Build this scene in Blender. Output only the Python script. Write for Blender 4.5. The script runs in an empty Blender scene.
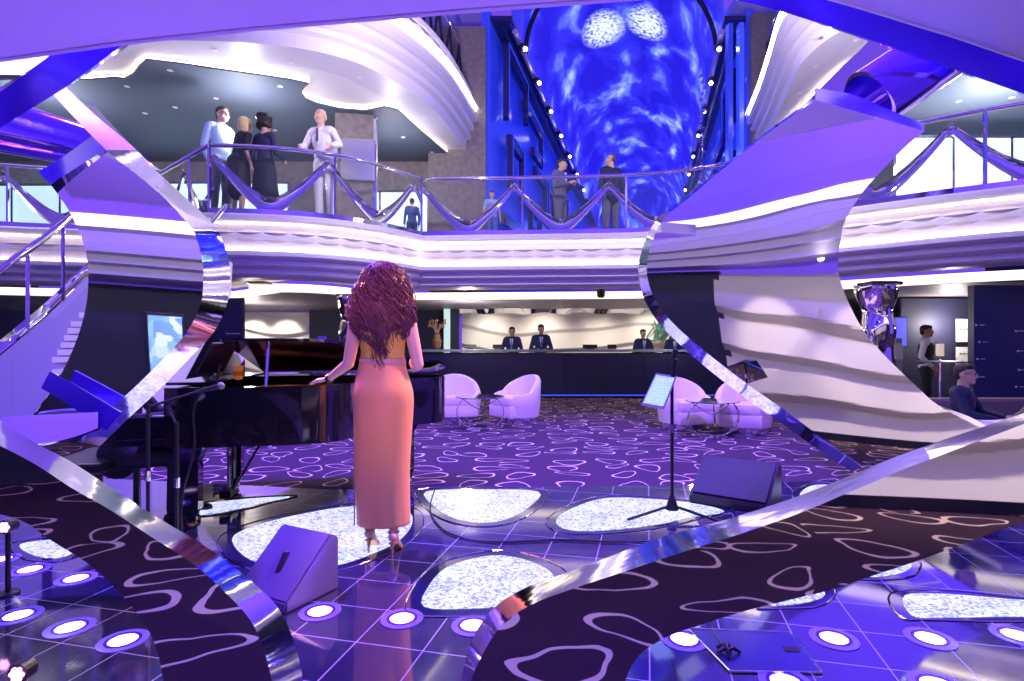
import bpy, bmesh, math, random
from mathutils import Vector, Matrix
from math import sin, cos, pi, radians as R
random.seed(7)
scn = bpy.context.scene
COL = scn.collection

# ------------------------------------------------------------------ camera
F = 569.0; HY = 345.0; EYE = Vector((0, 0, 1.27))
cam = bpy.data.cameras.new('camera'); camo = bpy.data.objects.new('camera', cam); COL.objects.link(camo)
camo.location = EYE; camo.rotation_euler = (pi / 2, 0, 0)
cam.sensor_width = 36.0; cam.lens = F * 36.0 / 1024.0
cam.shift_y = (HY - 340.5) / 1024.0
cam.clip_start = 0.02; cam.clip_end = 200
scn.camera = camo
scn.view_settings.view_transform = 'Standard'; scn.view_settings.look = 'None'
scn.view_settings.exposure = 0.0; scn.view_settings.gamma = 1.0
try: scn.view_settings.use_curve_mapping = False
except Exception: pass

# ------------------------------------------------------------------ world: even violet fill added in place of the unbuilt purple ceiling
w = bpy.data.worlds.new('violet_fill'); scn.world = w; w.use_nodes = True
w.node_tree.nodes['Background'].inputs[0].default_value = (0.20, 0.085, 0.95, 1)
w.node_tree.nodes['Background'].inputs[1].default_value = 0.85

def lamp(kind, loc, power, color, to=None, size=0.1, angle=60, blend=0.6, sizey=None):
    l = bpy.data.lights.new(kind.lower() + '_lamp', kind); l.energy = power; l.color = color
    if kind == 'SPOT': l.spot_size = R(angle); l.spot_blend = blend; l.shadow_soft_size = size
    elif kind == 'AREA':
        l.size = size
        if sizey: l.shape = 'RECTANGLE'; l.size_y = sizey
    else: l.shadow_soft_size = size
    o = bpy.data.objects.new(kind.lower() + '_lamp', l); COL.objects.link(o); o.location = loc
    if to is not None:
        d = Vector(to) - Vector(loc); o.rotation_euler = d.to_track_quat('-Z', 'Y').to_euler()
    return o
VIO = (0.20, 0.055, 1.0); BLU = (0.12, 0.10, 1.0); WARM = (1.0, 0.86, 0.70); PNK = (1.0, 0.30, 0.75); WHT = (1, 0.95, 0.95)
# stage rig: violet and blue floods from the ceiling trusses over the stage
lamp('SPOT', (-3, 5.0, 6.5), 4200, VIO, (-1.5, 5.8, 0), 0.15, 75)
lamp('SPOT', (3, 5.0, 6.5), 4200, VIO, (1.5, 5.8, 0), 0.15, 75)
lamp('SPOT', (0, 1.0, 6.5), 900, BLU, (0, 3.8, 0), 0.15, 80)
# follow lamps on the singer: pink from above, warm from both sides, plus an added warm key
lamp('SPOT', (-1.5, 0.6, 4.3), 420, (1.0, 0.26, 0.36), (-0.8, 3.45, 1.0), 0.1, 34, 0.8)
lamp('SPOT', (-3.0, 5.4, 3.0), 900, (1.0, 0.45, 0.14), (-0.8, 3.5, 0.9), 0.1, 30, 0.8)
lamp('SPOT', (1.6, 4.5, 3.2), 800, (1.0, 0.45, 0.14), (-0.8, 3.5, 0.9), 0.1, 34, 0.8)
lamp('SPOT', (0.7, 0.5, 2.2), 150, (1.0, 0.50, 0.22), (-0.8, 3.5, 1.15), 0.04, 26, 0.8)  # warm spot added near the viewer to brighten the crop top
# unseen violet spots added to colour the lounge wall mirrored in the ribbons
lamp('SPOT', (-2.5, 0.6, 5.2), 900, VIO, (-2.5, -2, 5.0), 0.03, 120, 1.0)
lamp('SPOT', (2.5, 0.6, 5.2), 900, VIO, (2.5, -2, 5.0), 0.03, 120, 1.0)
# unseen point lights added to fill the upper and lower decks
for x in (-8, -4.5, 8): lamp('POINT', (x, 9.6, 5.0), 110, (1, .93, .95), size=.1)
lamp('POINT', (-1.2, 7.2, 5.0), 330, (1.0, .90, .90), size=.04)
lamp('POINT', (3.2, 7.0, 5.0), 300, (1.0, .90, .90), size=.04)
for x, y in ((-6, 13.0), (-1, 12.6), (4, 12.4), (8.5, 11.0), (11, 8.5)): lamp('POINT', (x, y, 1.7), 60, (1, .88, .85), size=.1)

# ------------------------------------------------------------------ helpers
def P3(px, py, D):
    "the point at depth D along the view line of a pixel of the 1024x681 frame"
    return Vector(((px - 512) / F * D, D, 1.27 + (HY - py) / F * D))
def G(px, py, z=0.0):
    D = (1.27 - z) * F / (py - HY); return Vector(((px - 512) / F * D, D, z))

def mat(name, col=(.8, .8, .8), rough=.5, metal=0, emit=None, es=1.0, spec=None, alpha=None, trans=0, coat=0, noise=0, nscale=30, bump=0, ior=None):
    m = bpy.data.materials.new(name); m.use_nodes = True
    nt = m.node_tree; b = nt.nodes['Principled BSDF']
    b.inputs['Base Color'].default_value = (*col, 1); b.inputs['Roughness'].default_value = rough
    b.inputs['Metallic'].default_value = metal
    if spec is not None: b.inputs['Specular IOR Level'].default_value = spec
    if emit: b.inputs['Emission Color'].default_value = (*emit, 1); b.inputs['Emission Strength'].default_value = es
    if trans: b.inputs['Transmission Weight'].default_value = trans
    if coat: b.inputs['Coat Weight'].default_value = coat; b.inputs['Coat Roughness'].default_value = 0.05
    if ior: b.inputs['IOR'].default_value = ior
    if alpha is not None: b.inputs['Alpha'].default_value = alpha
    if noise or bump:
        tc = nt.nodes.new('ShaderNodeTexCoord'); n = nt.nodes.new('ShaderNodeTexNoise')
        n.inputs['Scale'].default_value = nscale; n.inputs['Detail'].default_value = 4
        nt.links.new(tc.outputs['Object'], n.inputs['Vector'])
        if noise:
            mx = nt.nodes.new('ShaderNodeMix'); mx.data_type = 'RGBA'
            mx.inputs['A'].default_value = (*[c * (1 - noise) for c in col], 1)
            mx.inputs['B'].default_value = (*[min(1, c * (1 + noise)) for c in col], 1)
            nt.links.new(n.outputs['Fac'], mx.inputs['Factor']); nt.links.new(mx.outputs['Result'], b.inputs['Base Color'])
        if bump:
            bp = nt.nodes.new('ShaderNodeBump'); bp.inputs['Strength'].default_value = bump; bp.inputs['Distance'].default_value = .01
            nt.links.new(n.outputs['Fac'], bp.inputs['Height']); nt.links.new(bp.outputs['Normal'], b.inputs['Normal'])
    return m
class NT:
    "tiny node graph writer"
    def __init__(s, m): s.t = m.node_tree; s.b = s.t.nodes['Principled BSDF']
    def n(s, kind, **k):
        x = s.t.nodes.new('ShaderNode' + kind)
        for a, v in k.items(): setattr(x, a, v)
        return x
    def l(s, a, b): s.t.links.new(a, b)
    def math(s, op, a, b=None, c=None):
        x = s.n('Math', operation=op)
        for i, v in enumerate((a, b, c)):
            if v is None: continue
            if isinstance(v, (int, float)): x.inputs[i].default_value = v
            else: s.l(v, x.inputs[i])
        return x.outputs[0]
    def mix(s, f, a, b):
        x = s.n('Mix', data_type='RGBA')
        for nm, v in (('Factor', f), ('A', a), ('B', b)):
            if isinstance(v, tuple): x.inputs[nm].default_value = (*v, 1)
            elif isinstance(v, (int, float)): x.inputs[nm].default_value = v
            else: s.l(v, x.inputs[nm])
        return x.outputs['Result']
    def ramp(s, f, stops):
        x = s.n('ValToRGB'); s.l(f, x.inputs[0]); e = x.color_ramp.elements
        while len(e) < len(stops): e.new(0.5)
        for i, (p, c) in enumerate(stops): e[i].position = p; e[i].color = (*c, 1)
        return x.outputs[0]

def tag(o, label=None, cat=None, group=None, kind=None):
    if label: o['label'] = label
    if cat: o['category'] = cat
    if group: o['group'] = group
    if kind: o['kind'] = kind
    return o
def empty(name, loc=(0, 0, 0), rz=0, label=None, cat=None, group=None, kind=None):
    o = bpy.data.objects.new(name, None); COL.objects.link(o); o.location = loc; o.rotation_euler = (0, 0, rz)
    o.empty_display_size = .1
    return tag(o, label, cat, group, kind)
def link(name, me, m=None, parent=None, smooth=False, loc=None):
    if m is not None:
        for x in (m if isinstance(m, (list, tuple)) else [m]): me.materials.append(x)
    if smooth:
        for p in me.polygons: p.use_smooth = True
    o = bpy.data.objects.new(name, me); COL.objects.link(o)
    if parent is not None: o.parent = parent
    if loc is not None: o.location = loc
    return o
class MB:
    "collects shapes and links them as one mesh object"
    def __init__(s): s.bm = bmesh.new(); s.mi = 0
    def face(s, vs):
        try: f = s.bm.faces.new(vs); f.material_index = s.mi; return f
        except ValueError: return None
    def v(s, p): return s.bm.verts.new(p)
    def box(s, c, d, rz=0, rx=0, ry=0, bev=0):
        M = Matrix.Translation(c) @ Matrix.Rotation(rz, 4, 'Z') @ Matrix.Rotation(ry, 4, 'Y') @ Matrix.Rotation(rx, 4, 'X')
        hx, hy, hz = d[0] / 2, d[1] / 2, d[2] / 2
        vs = [s.v(M @ Vector((x * hx, y * hy, z * hz))) for x in (-1, 1) for y in (-1, 1) for z in (-1, 1)]
        fs = [s.face([vs[i] for i in q]) for q in ((0, 1, 3, 2), (4, 6, 7, 5), (0, 4, 5, 1), (2, 3, 7, 6), (0, 2, 6, 4), (1, 5, 7, 3))]
        if bev:
            es = list({e for f in fs for e in f.edges})
            bmesh.ops.bevel(s.bm, geom=es, offset=bev, segments=2, affect='EDGES', profile=.6)
        return s
    def tube(s, pts, r, n=8, cap=True):
        "tube along points; r a number or one per point"
        pts = [Vector(p) for p in pts]; rr = r if isinstance(r, (list, tuple)) else [r] * len(pts)
        rings = []; up = None
        for i, p in enumerate(pts):
            t = (pts[min(i + 1, len(pts) - 1)] - pts[max(i - 1, 0)]).normalized()
            if up is None: up = Vector((0, 0, 1)) if abs(t.z) < .9 else Vector((1, 0, 0))
            a = (up - t * up.dot(t)).normalized(); b = t.cross(a); up = a
            rings.append([s.v(p + (a * cos(2 * pi * k / n) + b * sin(2 * pi * k / n)) * rr[i]) for k in range(n)])
        for i in range(len(rings) - 1):
            for k in range(n): s.face([rings[i][k], rings[i][(k + 1) % n], rings[i + 1][(k + 1) % n], rings[i + 1][k]])
        if cap: s.face(rings[0][::-1]); s.face(rings[-1])
        return s
    def lathe(s, prof, c=(0, 0, 0), n=24, sx=1, sy=1, a0=0, a1=2 * pi):
        c = Vector(c); full = abs(a1 - a0 - 2 * pi) < 1e-6; m = n if full else n + 1
        rings = [[s.v(c + Vector((r * cos(a0 + (a1 - a0) * k / n) * sx, r * sin(a0 + (a1 - a0) * k / n) * sy, z))) for k in range(m)] for r, z in prof]
        for i in range(len(rings) - 1):
            for k in range(n if full else n): 
                k2 = (k + 1) % m if full else k + 1
                s.face([rings[i][k], rings[i][k2], rings[i + 1][k2], rings[i + 1][k]])
        if full:
            if prof[0][0] > 1e-4: s.face(rings[0][::-1])
            if prof[-1][0] > 1e-4: s.face(rings[-1])
        return s
    def prism(s, poly, z0, z1):
        "horizontal polygon extruded z0..z1"
        a = [s.v((x, y, z0)) for x, y in poly]; b = [s.v((x, y, z1)) for x, y in poly]
        s.face(a[::-1]); s.face(b); n = len(poly)
        for i in range(n): s.face([a[i], a[(i + 1) % n], b[(i + 1) % n], b[i]])
        return s
    def slab(s, pts, d):
        "planar polygon of 3D points given thickness by vector d"
        d = Vector(d); a = [s.v(p) for p in pts]; b = [s.v(Vector(p) + d) for p in pts]; n = len(pts)
        s.face(a[::-1]); s.face(b)
        for i in range(n): s.face([a[i], a[(i + 1) % n], b[(i + 1) % n], b[i]])
        return s
    def ball(s, c, r, n=12, m=8, sc=(1, 1, 1)):
        M = Matrix.Translation(c) @ Matrix.Diagonal((*sc, 1))
        g = bmesh.ops.create_uvsphere(s.bm, u_segments=n, v_segments=m, radius=r, matrix=M)
        for v in g['verts']:
            for f in v.link_faces: f.material_index = s.mi
        return s
    def sweep(s, rows, close=False):
        "rows of points -> quad grid"
        vs = [[s.v(p) for p in row] for row in rows]
        for i in range(len(vs) - 1):
            m = len(vs[i])
            for k in range(m if close else m - 1):
                s.face([vs[i][k], vs[i][(k + 1) % m], vs[i + 1][(k + 1) % m], vs[i + 1][k]])
        return s
    def build(s, name, m, parent=None, smooth=False, loc=None, fix=True):
        if fix: bmesh.ops.recalc_face_normals(s.bm, faces=s.bm.faces[:])
        me = bpy.data.meshes.new(name); s.bm.to_mesh(me); s.bm.free()
        o = link(name, me, m, parent, smooth, loc)
        return o
def autosmooth(o, ang=35):
    me = o.data
    for p in me.polygons: p.use_smooth = True
    try: me.set_sharp_from_angle(angle=R(ang))
    except Exception: pass
    return o
def catmull(pts, k=8):
    pts = [Vector(p) for p in pts]; out = []
    for i in range(len(pts) - 1):
        p0 = pts[max(i - 1, 0)]; p1 = pts[i]; p2 = pts[i + 1]; p3 = pts[min(i + 2, len(pts) - 1)]
        for j in range(k):
            t = j / k
            out.append(0.5 * ((2 * p1) + (p2 - p0) * t + (2 * p0 - 5 * p1 + 4 * p2 - p3) * t * t + (3 * p1 - p0 - 3 * p2 + p3) * t ** 3))
    out.append(pts[-1]); return out
def copy_tree(o, parent=None):
    c = o.copy(); COL.objects.link(c)
    if parent is not None: c.parent = parent
    for ch in list(o.children): copy_tree(ch, c)
    return c

# ------------------------------------------------------------------ materials
M = {}
M['mirror'] = mat('polished_steel', (.92, .91, .95), .015, 1)
M['edge'] = mat('polished_steel_edge', (.82, .82, .95), .06, 1, bump=.25, nscale=3)
M['chrome'] = mat('chrome', (.85, .85, .9), .08, 1)
M['white'] = mat('white_plaster', (.72, .69, .76), .55)
M['ledge'] = mat('lavender_white_paint', (.62, .58, .72), .4)
M['ceil_in'] = mat('slate_blue_ceiling', (.085, .11, .17), .6)
M['ceil_low'] = mat('taupe_ceiling', (.30, .27, .30), .5)
M['navy'] = mat('navy_panel', (.012, .012, .05), .3)
M['navy2'] = mat('navy_wall', (.02, .022, .06), .6)
M['cove'] = mat('cove_light', (1, .9, .75), .5, emit=(1, .86, .66), es=1.6)
M['cove2'] = mat('cove_strip_light', (1, .9, .75), .5, emit=(1, .83, .60), es=7.0)
M['silver'] = mat('brushed_silver', (.82, .82, .86), .32, .55)
M['down'] = mat('downlight_lens', (1, 1, 1), .5, emit=(1, .93, .85), es=18)
M['black'] = mat('black_satin', (.012, .012, .016), .35)
M['blackgloss'] = mat('piano_black', (.006, .006, .012), .06, coat=1)
M['glass'] = mat('clear_glass', (.12, .16, .2), .02, spec=.6, alpha=.10)
M['canopy'] = mat('white_canopy_paint', (.75, .72, .80), .5)
M['wood'] = mat('grey_wood_veneer', (.20, .17, .17), .6, noise=.5, nscale=9)
M['cyan'] = mat('bright_window', (.8, .95, 1), .4, emit=(.60, .90, 1.0), es=.92)
def carpet_mat(name, base, line, scale, bsc=1.0, ys=1.25):
    m = mat(name, base, .95); g = NT(m)
    tc = g.n('TexCoord'); nz = g.n('TexNoise'); nz.inputs['Scale'].default_value = 1.3 * scale
    g.l(tc.outputs['Object'], nz.inputs['Vector'])
    sub = g.n('VectorMath', operation='SUBTRACT'); g.l(nz.outputs['Color'], sub.inputs[0]); sub.inputs[1].default_value = (.5, .5, .5)
    sc = g.n('VectorMath', operation='SCALE'); g.l(sub.outputs[0], sc.inputs[0]); sc.inputs['Scale'].default_value = .30 / scale
    ad = g.n('VectorMath', operation='ADD'); g.l(tc.outputs['Object'], ad.inputs[0]); g.l(sc.outputs[0], ad.inputs[1])
    ml = g.n('VectorMath', operation='MULTIPLY'); g.l(ad.outputs[0], ml.inputs[0]); ml.inputs[1].default_value = (scale, scale * ys, 0)
    vo = g.n('TexVoronoi', voronoi_dimensions='2D'); vo.inputs['Scale'].default_value = 1.0; vo.inputs['Randomness'].default_value = .55
    g.l(ml.outputs[0], vo.inputs['Vector'])
    d = g.n('VectorMath', operation='SUBTRACT'); g.l(ml.outputs[0], d.inputs[0]); g.l(vo.outputs['Position'], d.inputs[1])
    sp = g.n('SeparateColor'); g.l(vo.outputs['Color'], sp.inputs[0])
    rot = g.n('VectorRotate', rotation_type='Z_AXIS'); g.l(d.outputs[0], rot.inputs['Vector'])
    g.l(g.math('MULTIPLY', sp.outputs[0], 6.28), rot.inputs['Angle'])
    sx = g.n('SeparateXYZ'); g.l(rot.outputs[0], sx.inputs[0])
    # leaf shape: narrows to one end
    asp = g.math('MULTIPLY_ADD', sp.outputs[1], 1.5, 1.25)
    tap = g.math('MULTIPLY_ADD', sx.outputs[0], 1.1, 1.0)
    yy = g.math('MULTIPLY', g.math('MULTIPLY', sx.outputs[1], asp), tap)
    rr = g.math('SQRT', g.math('ADD', g.math('POWER', sx.outputs[0], 2), g.math('POWER', g.math('ABSOLUTE', yy), 2)))
    e = g.math('ABSOLUTE', g.math('SUBTRACT', rr, .40))
    line_f = g.math('LESS_THAN', e, .036 * bsc)
    fz = g.n('TexNoise'); fz.inputs['Scale'].default_value = 220; g.l(tc.outputs['Object'], fz.inputs['Vector'])
    basec = g.mix(fz.outputs['Fac'], tuple(c * .6 for c in base), tuple(c * 1.4 for c in base))
    g.l(g.mix(line_f, basec, line), g.b.inputs['Base Color'])
    g.b.inputs['Specular IOR Level'].default_value = .1
    bp = g.n('Bump'); bp.inputs['Strength'].default_value = .4; bp.inputs['Distance'].default_value = .01
    g.l(fz.outputs['Fac'], bp.inputs['Height']); g.l(bp.outputs[0], g.b.inputs['Normal'])
    return m
M['carpet'] = carpet_mat('brown_carpet_gold_leaf_loops', (.060, .034, .072), (.78, .60, .54), 2.2, .68)
M['carpet2'] = carpet_mat('lounge_carpet_gold_leaf_loops', (.060, .030, .050), (.92, .70, .55), 1.7, .9, 1.25)
# ================================================================== floors
WALL_Y = -2.6
def tile_mat():
    m = mat('dark_blue_polished_tile', (.03, .03, .09), .09); g = NT(m)
    tc = g.n('TexCoord'); mp = g.n('Mapping'); mp.inputs['Rotation'].default_value = (0, 0, R(0)); g.l(tc.outputs['Object'], mp.inputs[0])
    sp = g.n('SeparateXYZ'); g.l(mp.outputs[0], sp.inputs[0])
    def ln(v, pitch, off):
        f = g.math('FRACT', g.math('ADD', g.math('DIVIDE', v, pitch), off))
        return g.math('LESS_THAN', g.math('ABSOLUTE', g.math('SUBTRACT', f, .5)), .0028 / pitch)
    # joints run obliquely to the view line
    u = g.math('SUBTRACT', g.math('MULTIPLY', sp.outputs[0], .9726), g.math('MULTIPLY', sp.outputs[1], .2325))
    v = g.math('ADD', g.math('MULTIPLY', sp.outputs[1], .9726), g.math('MULTIPLY', sp.outputs[0], .2325))
    gl = g.math('MAXIMUM', ln(u, .305, .48), ln(v, .30, .13))
    vo = g.n('TexVoronoi'); vo.inputs['Scale'].default_value = 26; g.l(tc.outputs['Object'], vo.inputs['Vector'])
    fl = g.math('LESS_THAN', vo.outputs['Distance'], .05)
    nz = g.n('TexNoise'); nz.inputs['Scale'].default_value = 1.2; g.l(tc.outputs['Object'], nz.inputs['Vector'])
    base = g.mix(nz.outputs['Fac'], (.020, .020, .07), (.05, .045, .13))
    base = g.mix(fl, base, (.35, .35, .6))
    g.l(g.mix(gl, base, (.42, .36, .66)), g.b.inputs['Base Color'])
    g.l(g.math('MULTIPLY_ADD', gl, .4, .07), g.b.inputs['Roughness'])
    g.b.inputs['Specular IOR Level'].default_value = 1.0
    g.b.inputs['Coat Weight'].default_value = 1.0; g.b.inputs['Coat Roughness'].default_value = .05
    return m
M['tile'] = tile_mat()
stage = [(-9, 1.55), (9, 1.55), (9, 3.6), (5.5, 4.9), (3.2, 5.35), (1.2, 5.15), (-.4, 5.05), (-1.6, 5.0), (-3.2, 5.3), (-5, 5.6), (-9, 5.6)]
o = MB().prism(stage, -.05, 0.0).build('floor_stage', M['tile']); tag(o, kind='structure')
lobby = [(-9, 5.6), (-5, 5.6), (-3.2, 5.3), (-1.6, 5.0), (-.4, 5.05), (1.2, 5.15), (3.2, 5.35), (5.5, 4.9), (9, 3.6), (16, 3.6), (16, 19), (-16, 19), (-16, 5.6)]
o = MB().prism(lobby, -.05, 0.0).build('floor_lobby', M['carpet']); tag(o, kind='structure')
o = MB().prism([(-9, WALL_Y - 1), (9, WALL_Y - 1), (9, 1.55), (-9, 1.55)], -.05, 0.0).build('floor_lounge', M['carpet2']); tag(o, kind='structure')

# ================================================================== wave relief walls
M['wave'] = mat('cream_wave_plaster', (.80, .74, .68), .5)
def wave_wall(name, x0, x1, y, z0, z1, pitch, amp, face=-1, ph=0.0, nx=70, k=.55, wav=.13):
    "stepped plaster relief: ledges follow slow waves"
    nz_ = int((z1 - z0) / pitch * 22); rows = []
    for j in range(nz_ + 1):
        z = z0 + (z1 - z0) * j / nz_; row = []
        for i in range(nx + 1):
            x = x0 + (x1 - x0) * i / nx
            p = (z + wav * sin(x * k * 2 + ph) + .05 * sin(x * 2.3 + ph * 2)) / pitch
            f = p - math.floor(p)
            d = amp * (f / .18 if f < .18 else (1 - (f - .18) / .82) ** 1.2)
            row.append((x, y + face * (.03 + d), z))
        rows.append(row)
    mb = MB(); mb.sweep(rows)
    o = mb.build(name, M['wave'], fix=False, smooth=False)
    return tag(o, kind='structure')
wave_wall('wall_back', -1.42, 7.5, 16.2, 0, 2.2, .55, .10, ph=1.0)
wave_wall('wall_back_left', -8.2, -5.75, 16.2, 0, 2.2, .55, .10, ph=2.2, nx=40)
wave_wall('wall_lounge', .15, 4.9, WALL_Y, .12, 2.35, .62, .17, face=1, ph=.4, wav=.16, k=.35)
o = MB().box((2.2, WALL_Y + .02, .06), (4.8, .12, .12)).build('baseboard_lounge', M['navy']); tag(o, kind='structure')
o = MB().box((-4.4, WALL_Y - .05, 1.2), (9.3, .2, 2.4)).build('wall_lounge_navy', M['navy2']); tag(o, kind='structure')
o = MB().box((7.3, WALL_Y - .05, 1.2), (5.4, .2, 2.4)).build('wall_lounge_right', M['navy2']); tag(o, kind='structure')
lamp('SPOT', (1.1, WALL_Y + .75, 2.3), 70, WARM, (1.1, WALL_Y, .9), .05, 90, .9)
lamp('SPOT', (2.6, WALL_Y + .75, 2.3), 120, WARM, (2.6, WALL_Y, .9), .05, 95, .9)
lamp('SPOT', (4.0, WALL_Y + .75, 2.3), 90, WARM, (4.0, WALL_Y, .9), .05, 90, .9)
for x in (-7.3, -6.4): lamp('SPOT', (x, 15.6, 2.15), 60, (1, .9, .78), (x, 16.2, 1.1), .04, 95, .8)
for x in (-.6, .9, 2.4, 3.9, 5.4): lamp('SPOT', (x, 15.2, 2.12), 62, (1, .9, .78), (x, 16.2, 1.2), .04, 110, .9)

# ================================================================== deck-one balcony: one profile swept round the atrium
edge1 = catmull([(-14, 8.2), (-11, 8.9), (-8.5, 9.8), (-6.4, 10.2)], 5) + catmull([(-4.75, 8.75), (-3.9, 8.85), (-3.0, 9.15), (-2.2, 9.8), (-1.65, 10.6)], 6) + \
        catmull([(-1.65, 10.6), (0.4, 10.45), (2.4, 10.25), (3.7, 9.6), (5.0, 8.43), (6.5, 7.25), (9, 5.9), (12, 5.0)], 6)[1:]
edge1 = [Vector((p[0], p[1], 0)) for p in [tuple(q)[:2] for q in edge1]] if False else edge1
def clean(pts):
    out = []
    for p in pts:
        p = Vector((p[0], p[1]))
        if not out or (p - out[-1]).length > .02: out.append(p)
    return out
def offset_path(pts, d):
    "pushes the path away from the atrium (to +y side) by d, mitred"
    out = []
    for i, p in enumerate(pts):
        a = (pts[i] - pts[i - 1]).normalized() if i else None
        b = (pts[i + 1] - pts[i]).normalized() if i < len(pts) - 1 else None
        ns = [Vector((-t.y, t.x)) for t in (a, b) if t is not None]
        n = sum(ns, Vector((0, 0))).normalized()
        k = 1 / max(.6, n.dot(ns[0])); out.append(p + n * d * k)
    return out
E1 = clean(edge1)
def sweep_profile(path, prof, z0=0):
    return [[(q.x, q.y, z) for q, z in zip(col, [z for _, z in prof])] for col in zip(*[offset_path(path, d) for d, _ in prof])]
def pattern_mat():
    m = mat('wave_net_relief_plaster', (.74, .71, .78), .5); g = NT(m)
    tc = g.n('TexCoord'); sp = g.n('SeparateXYZ'); g.l(tc.outputs['UV'], sp.inputs[0])
    out = None
    for row in (.68, .38):
        a = g.math('ABSOLUTE', g.math('MULTIPLY', g.math('SINE', g.math('MULTIPLY', sp.outputs[0], pi / .42)), .12))
        dv = g.math('ABSOLUTE', g.math('SUBTRACT', sp.outputs[1], row))
        e = g.math('SUBTRACT', a, dv)
        e = g.math('MULTIPLY', e, 9); e.node.use_clamp = True
        out = e if out is None else g.math('MAXIMUM', out, e)
    bp = g.n('Bump'); bp.inputs['Strength'].default_value = 1; bp.inputs['Distance'].default_value = .05
    g.l(out, bp.inputs['Height']); g.l(bp.outputs[0], g.b.inputs['Normal'])
    g.l(g.mix(out, (.76, .73, .78), (.66, .62, .72)), g.b.inputs['Base Color'])
    return m
M['pattern'] = pattern_mat()
def band(name, path, prof, m, parent=None, uv=False, smooth=False, thick=None):
    mb = MB(); rows = sweep_profile(path, prof); mb.sweep(rows)
    if uv:
        lay = mb.bm.loops.layers.uv.new('UVMap'); L = [0]
        for i in range(1, len(path)): L.append(L[-1] + (path[i] - path[i - 1]).length)
        mb.bm.verts.ensure_lookup_table(); n = len(prof)
        for f in mb.bm.faces:
            for lp in f.loops:
                i = lp.vert.index if lp.vert.index >= 0 else 0
        mb.bm.verts.index_update()
        zs = [z for _, z in prof]; z0, z1 = min(zs), max(zs)
        for f in mb.bm.faces:
            for lp in f.loops:
                i = lp.vert.index // n; lp[lay].uv = (L[i], (lp.vert.co.z - z0) / (z1 - z0))
    o = mb.build(name, m, parent, smooth=smooth, fix=False)
    return tag(o, kind='structure') if parent is None else o
def balcony(E, Z, suffix, drop=0.0):
    band('trim_ledge' + suffix, E, [(.45, Z + .01), (0, Z + .01), (-.03, Z - .02), (-.03, Z - .08), (.02, Z - .10), (.10, Z - .10)], M['ledge'])
    band('trim_cove_upper' + suffix, E, [(.10, Z - .105), (.14, Z - .13)], M['cove2'])
    band('wall_fascia' + suffix, E, [(.15, Z - .13), (.13, Z - .30), (.13, Z - .42), (.14, Z - .52)], M['pattern'], uv=True)
    band('trim_cove_lower' + suffix, E, [(.14, Z - .52), (.08, Z - .555)], M['cove2'])
    pr = [(.08, Z - .56), (.03, Z - .56)]
    for k in range(3):
        d = .03 + k * .14; z = Z - .56 - k * .125
        pr += [(d - .01, z - .03), (d - .01, z - .075), (d + .03, z - .105), (d + .10, z - .12), (d + .13, z - .125)]
    band('trim_moulding' + suffix, E, pr + [(.62, Z - .95)], M['ledge'])
balcony(E1, 3.30, '_deck')
band('ceiling_recess', E1, [(.62, 2.35), (.64, 2.47), (1.75, 2.47)], M['white'])
band('trim_cove_lobby', E1, [(1.7, 2.40), (1.62, 2.38), (1.62, 2.27), (1.7, 2.24)], M['cove'])
# deck floor (top of deck one) and lobby ceiling under it
top = [(p.x, p.y) for p in offset_path(E1, .3)]
poly = top + [(16, 5), (16, 13.0), (-16, 13.0), (-16, 8.2)]
o = MB().prism(poly, 3.22, 3.29).build('floor_deck', mat('deck_floor_stone', (.5, .46, .5), .25)); tag(o, kind='structure')
low = [(p.x, p.y) for p in offset_path(E1, 1.68)]
o = MB().prism(low + [(16, 6), (16, 19), (-16, 19), (-16, 10)], 2.24, 2.30).build('ceiling_lobby', M['ceil_low']); tag(o, kind='structure')
# mirror band on the lobby ceiling in front of the reception wall
nzm = mat('rippled_steel_ceiling_panel', (.7, .7, .75), .05, 1, bump=.6, nscale=1.2)
# ================================================================== lounge side behind the viewer, seen in the mirrored ribbons
EB = [Vector((9, -1.4)), Vector((3, -1.7)), Vector((-3, -1.7)), Vector((-9, -1.4))]
EB = [Vector((-9, -1.9)), Vector((9, -1.9))]
def lband(nm, prof, m):
    o = MB().sweep([[(p.x, p.y - d, z) for d, z in prof] for p in EB]).build(nm, m, fix=False); tag(o, kind='structure')
lband('trim_lounge_edge', [(0, 3.05), (.06, 3.0), (.06, 2.86), (.0, 2.84), (0, 2.72), (.1, 2.7), (.1, 2.6), (.2, 2.58), (.2, 2.46), (.9, 2.44)], M['ledge'])
lband('trim_cove_lounge_upper', [(.0, 3.05), (.0, 3.22)], M['cove'])
lband('wall_lounge_upper', [(.02, 3.22), (.15, 3.6), (.25, 4.6), (.25, 9.0)], mat('wall_violet_light_in_colour', (.30, .20, .80), .6))  # violet light falling on this wall is put into its base colour
for x in (-3.2, 2.0, 3.4):
    o = MB().lathe([(.05, 0), (.04, -.01)], (x, WALL_Y + .6, 2.41), 12).build('ceiling_light', M['down'])
    tag(o, 'small round downlight in the lounge soffit seen mirrored in the ribbons', 'ceiling light', 'lounge downlights')
# ================================================================== back of lobby: navy panels
for (x0, x1, y) in ((-5.7, -1.95, 16.1), (-16, -8.25, 16.0), (7.5, 16, 16.1)):
    o = MB().box(((x0 + x1) / 2, y, 1.15), (x1 - x0, .2, 2.3)).build('wall_back_panel', M['navy2']); tag(o, kind='structure')
o = MB().box((-1.7, 15.9, 1.12), (.45, .3, 2.24)).build('wall_back_pier', M['navy']); tag(o, kind='structure')
for x in (-15.9, 15.9):
    o = MB().box((x, 11, 4.5), (.2, 16, 9)).build('wall_side', M['navy2']); tag(o, kind='structure')
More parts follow.
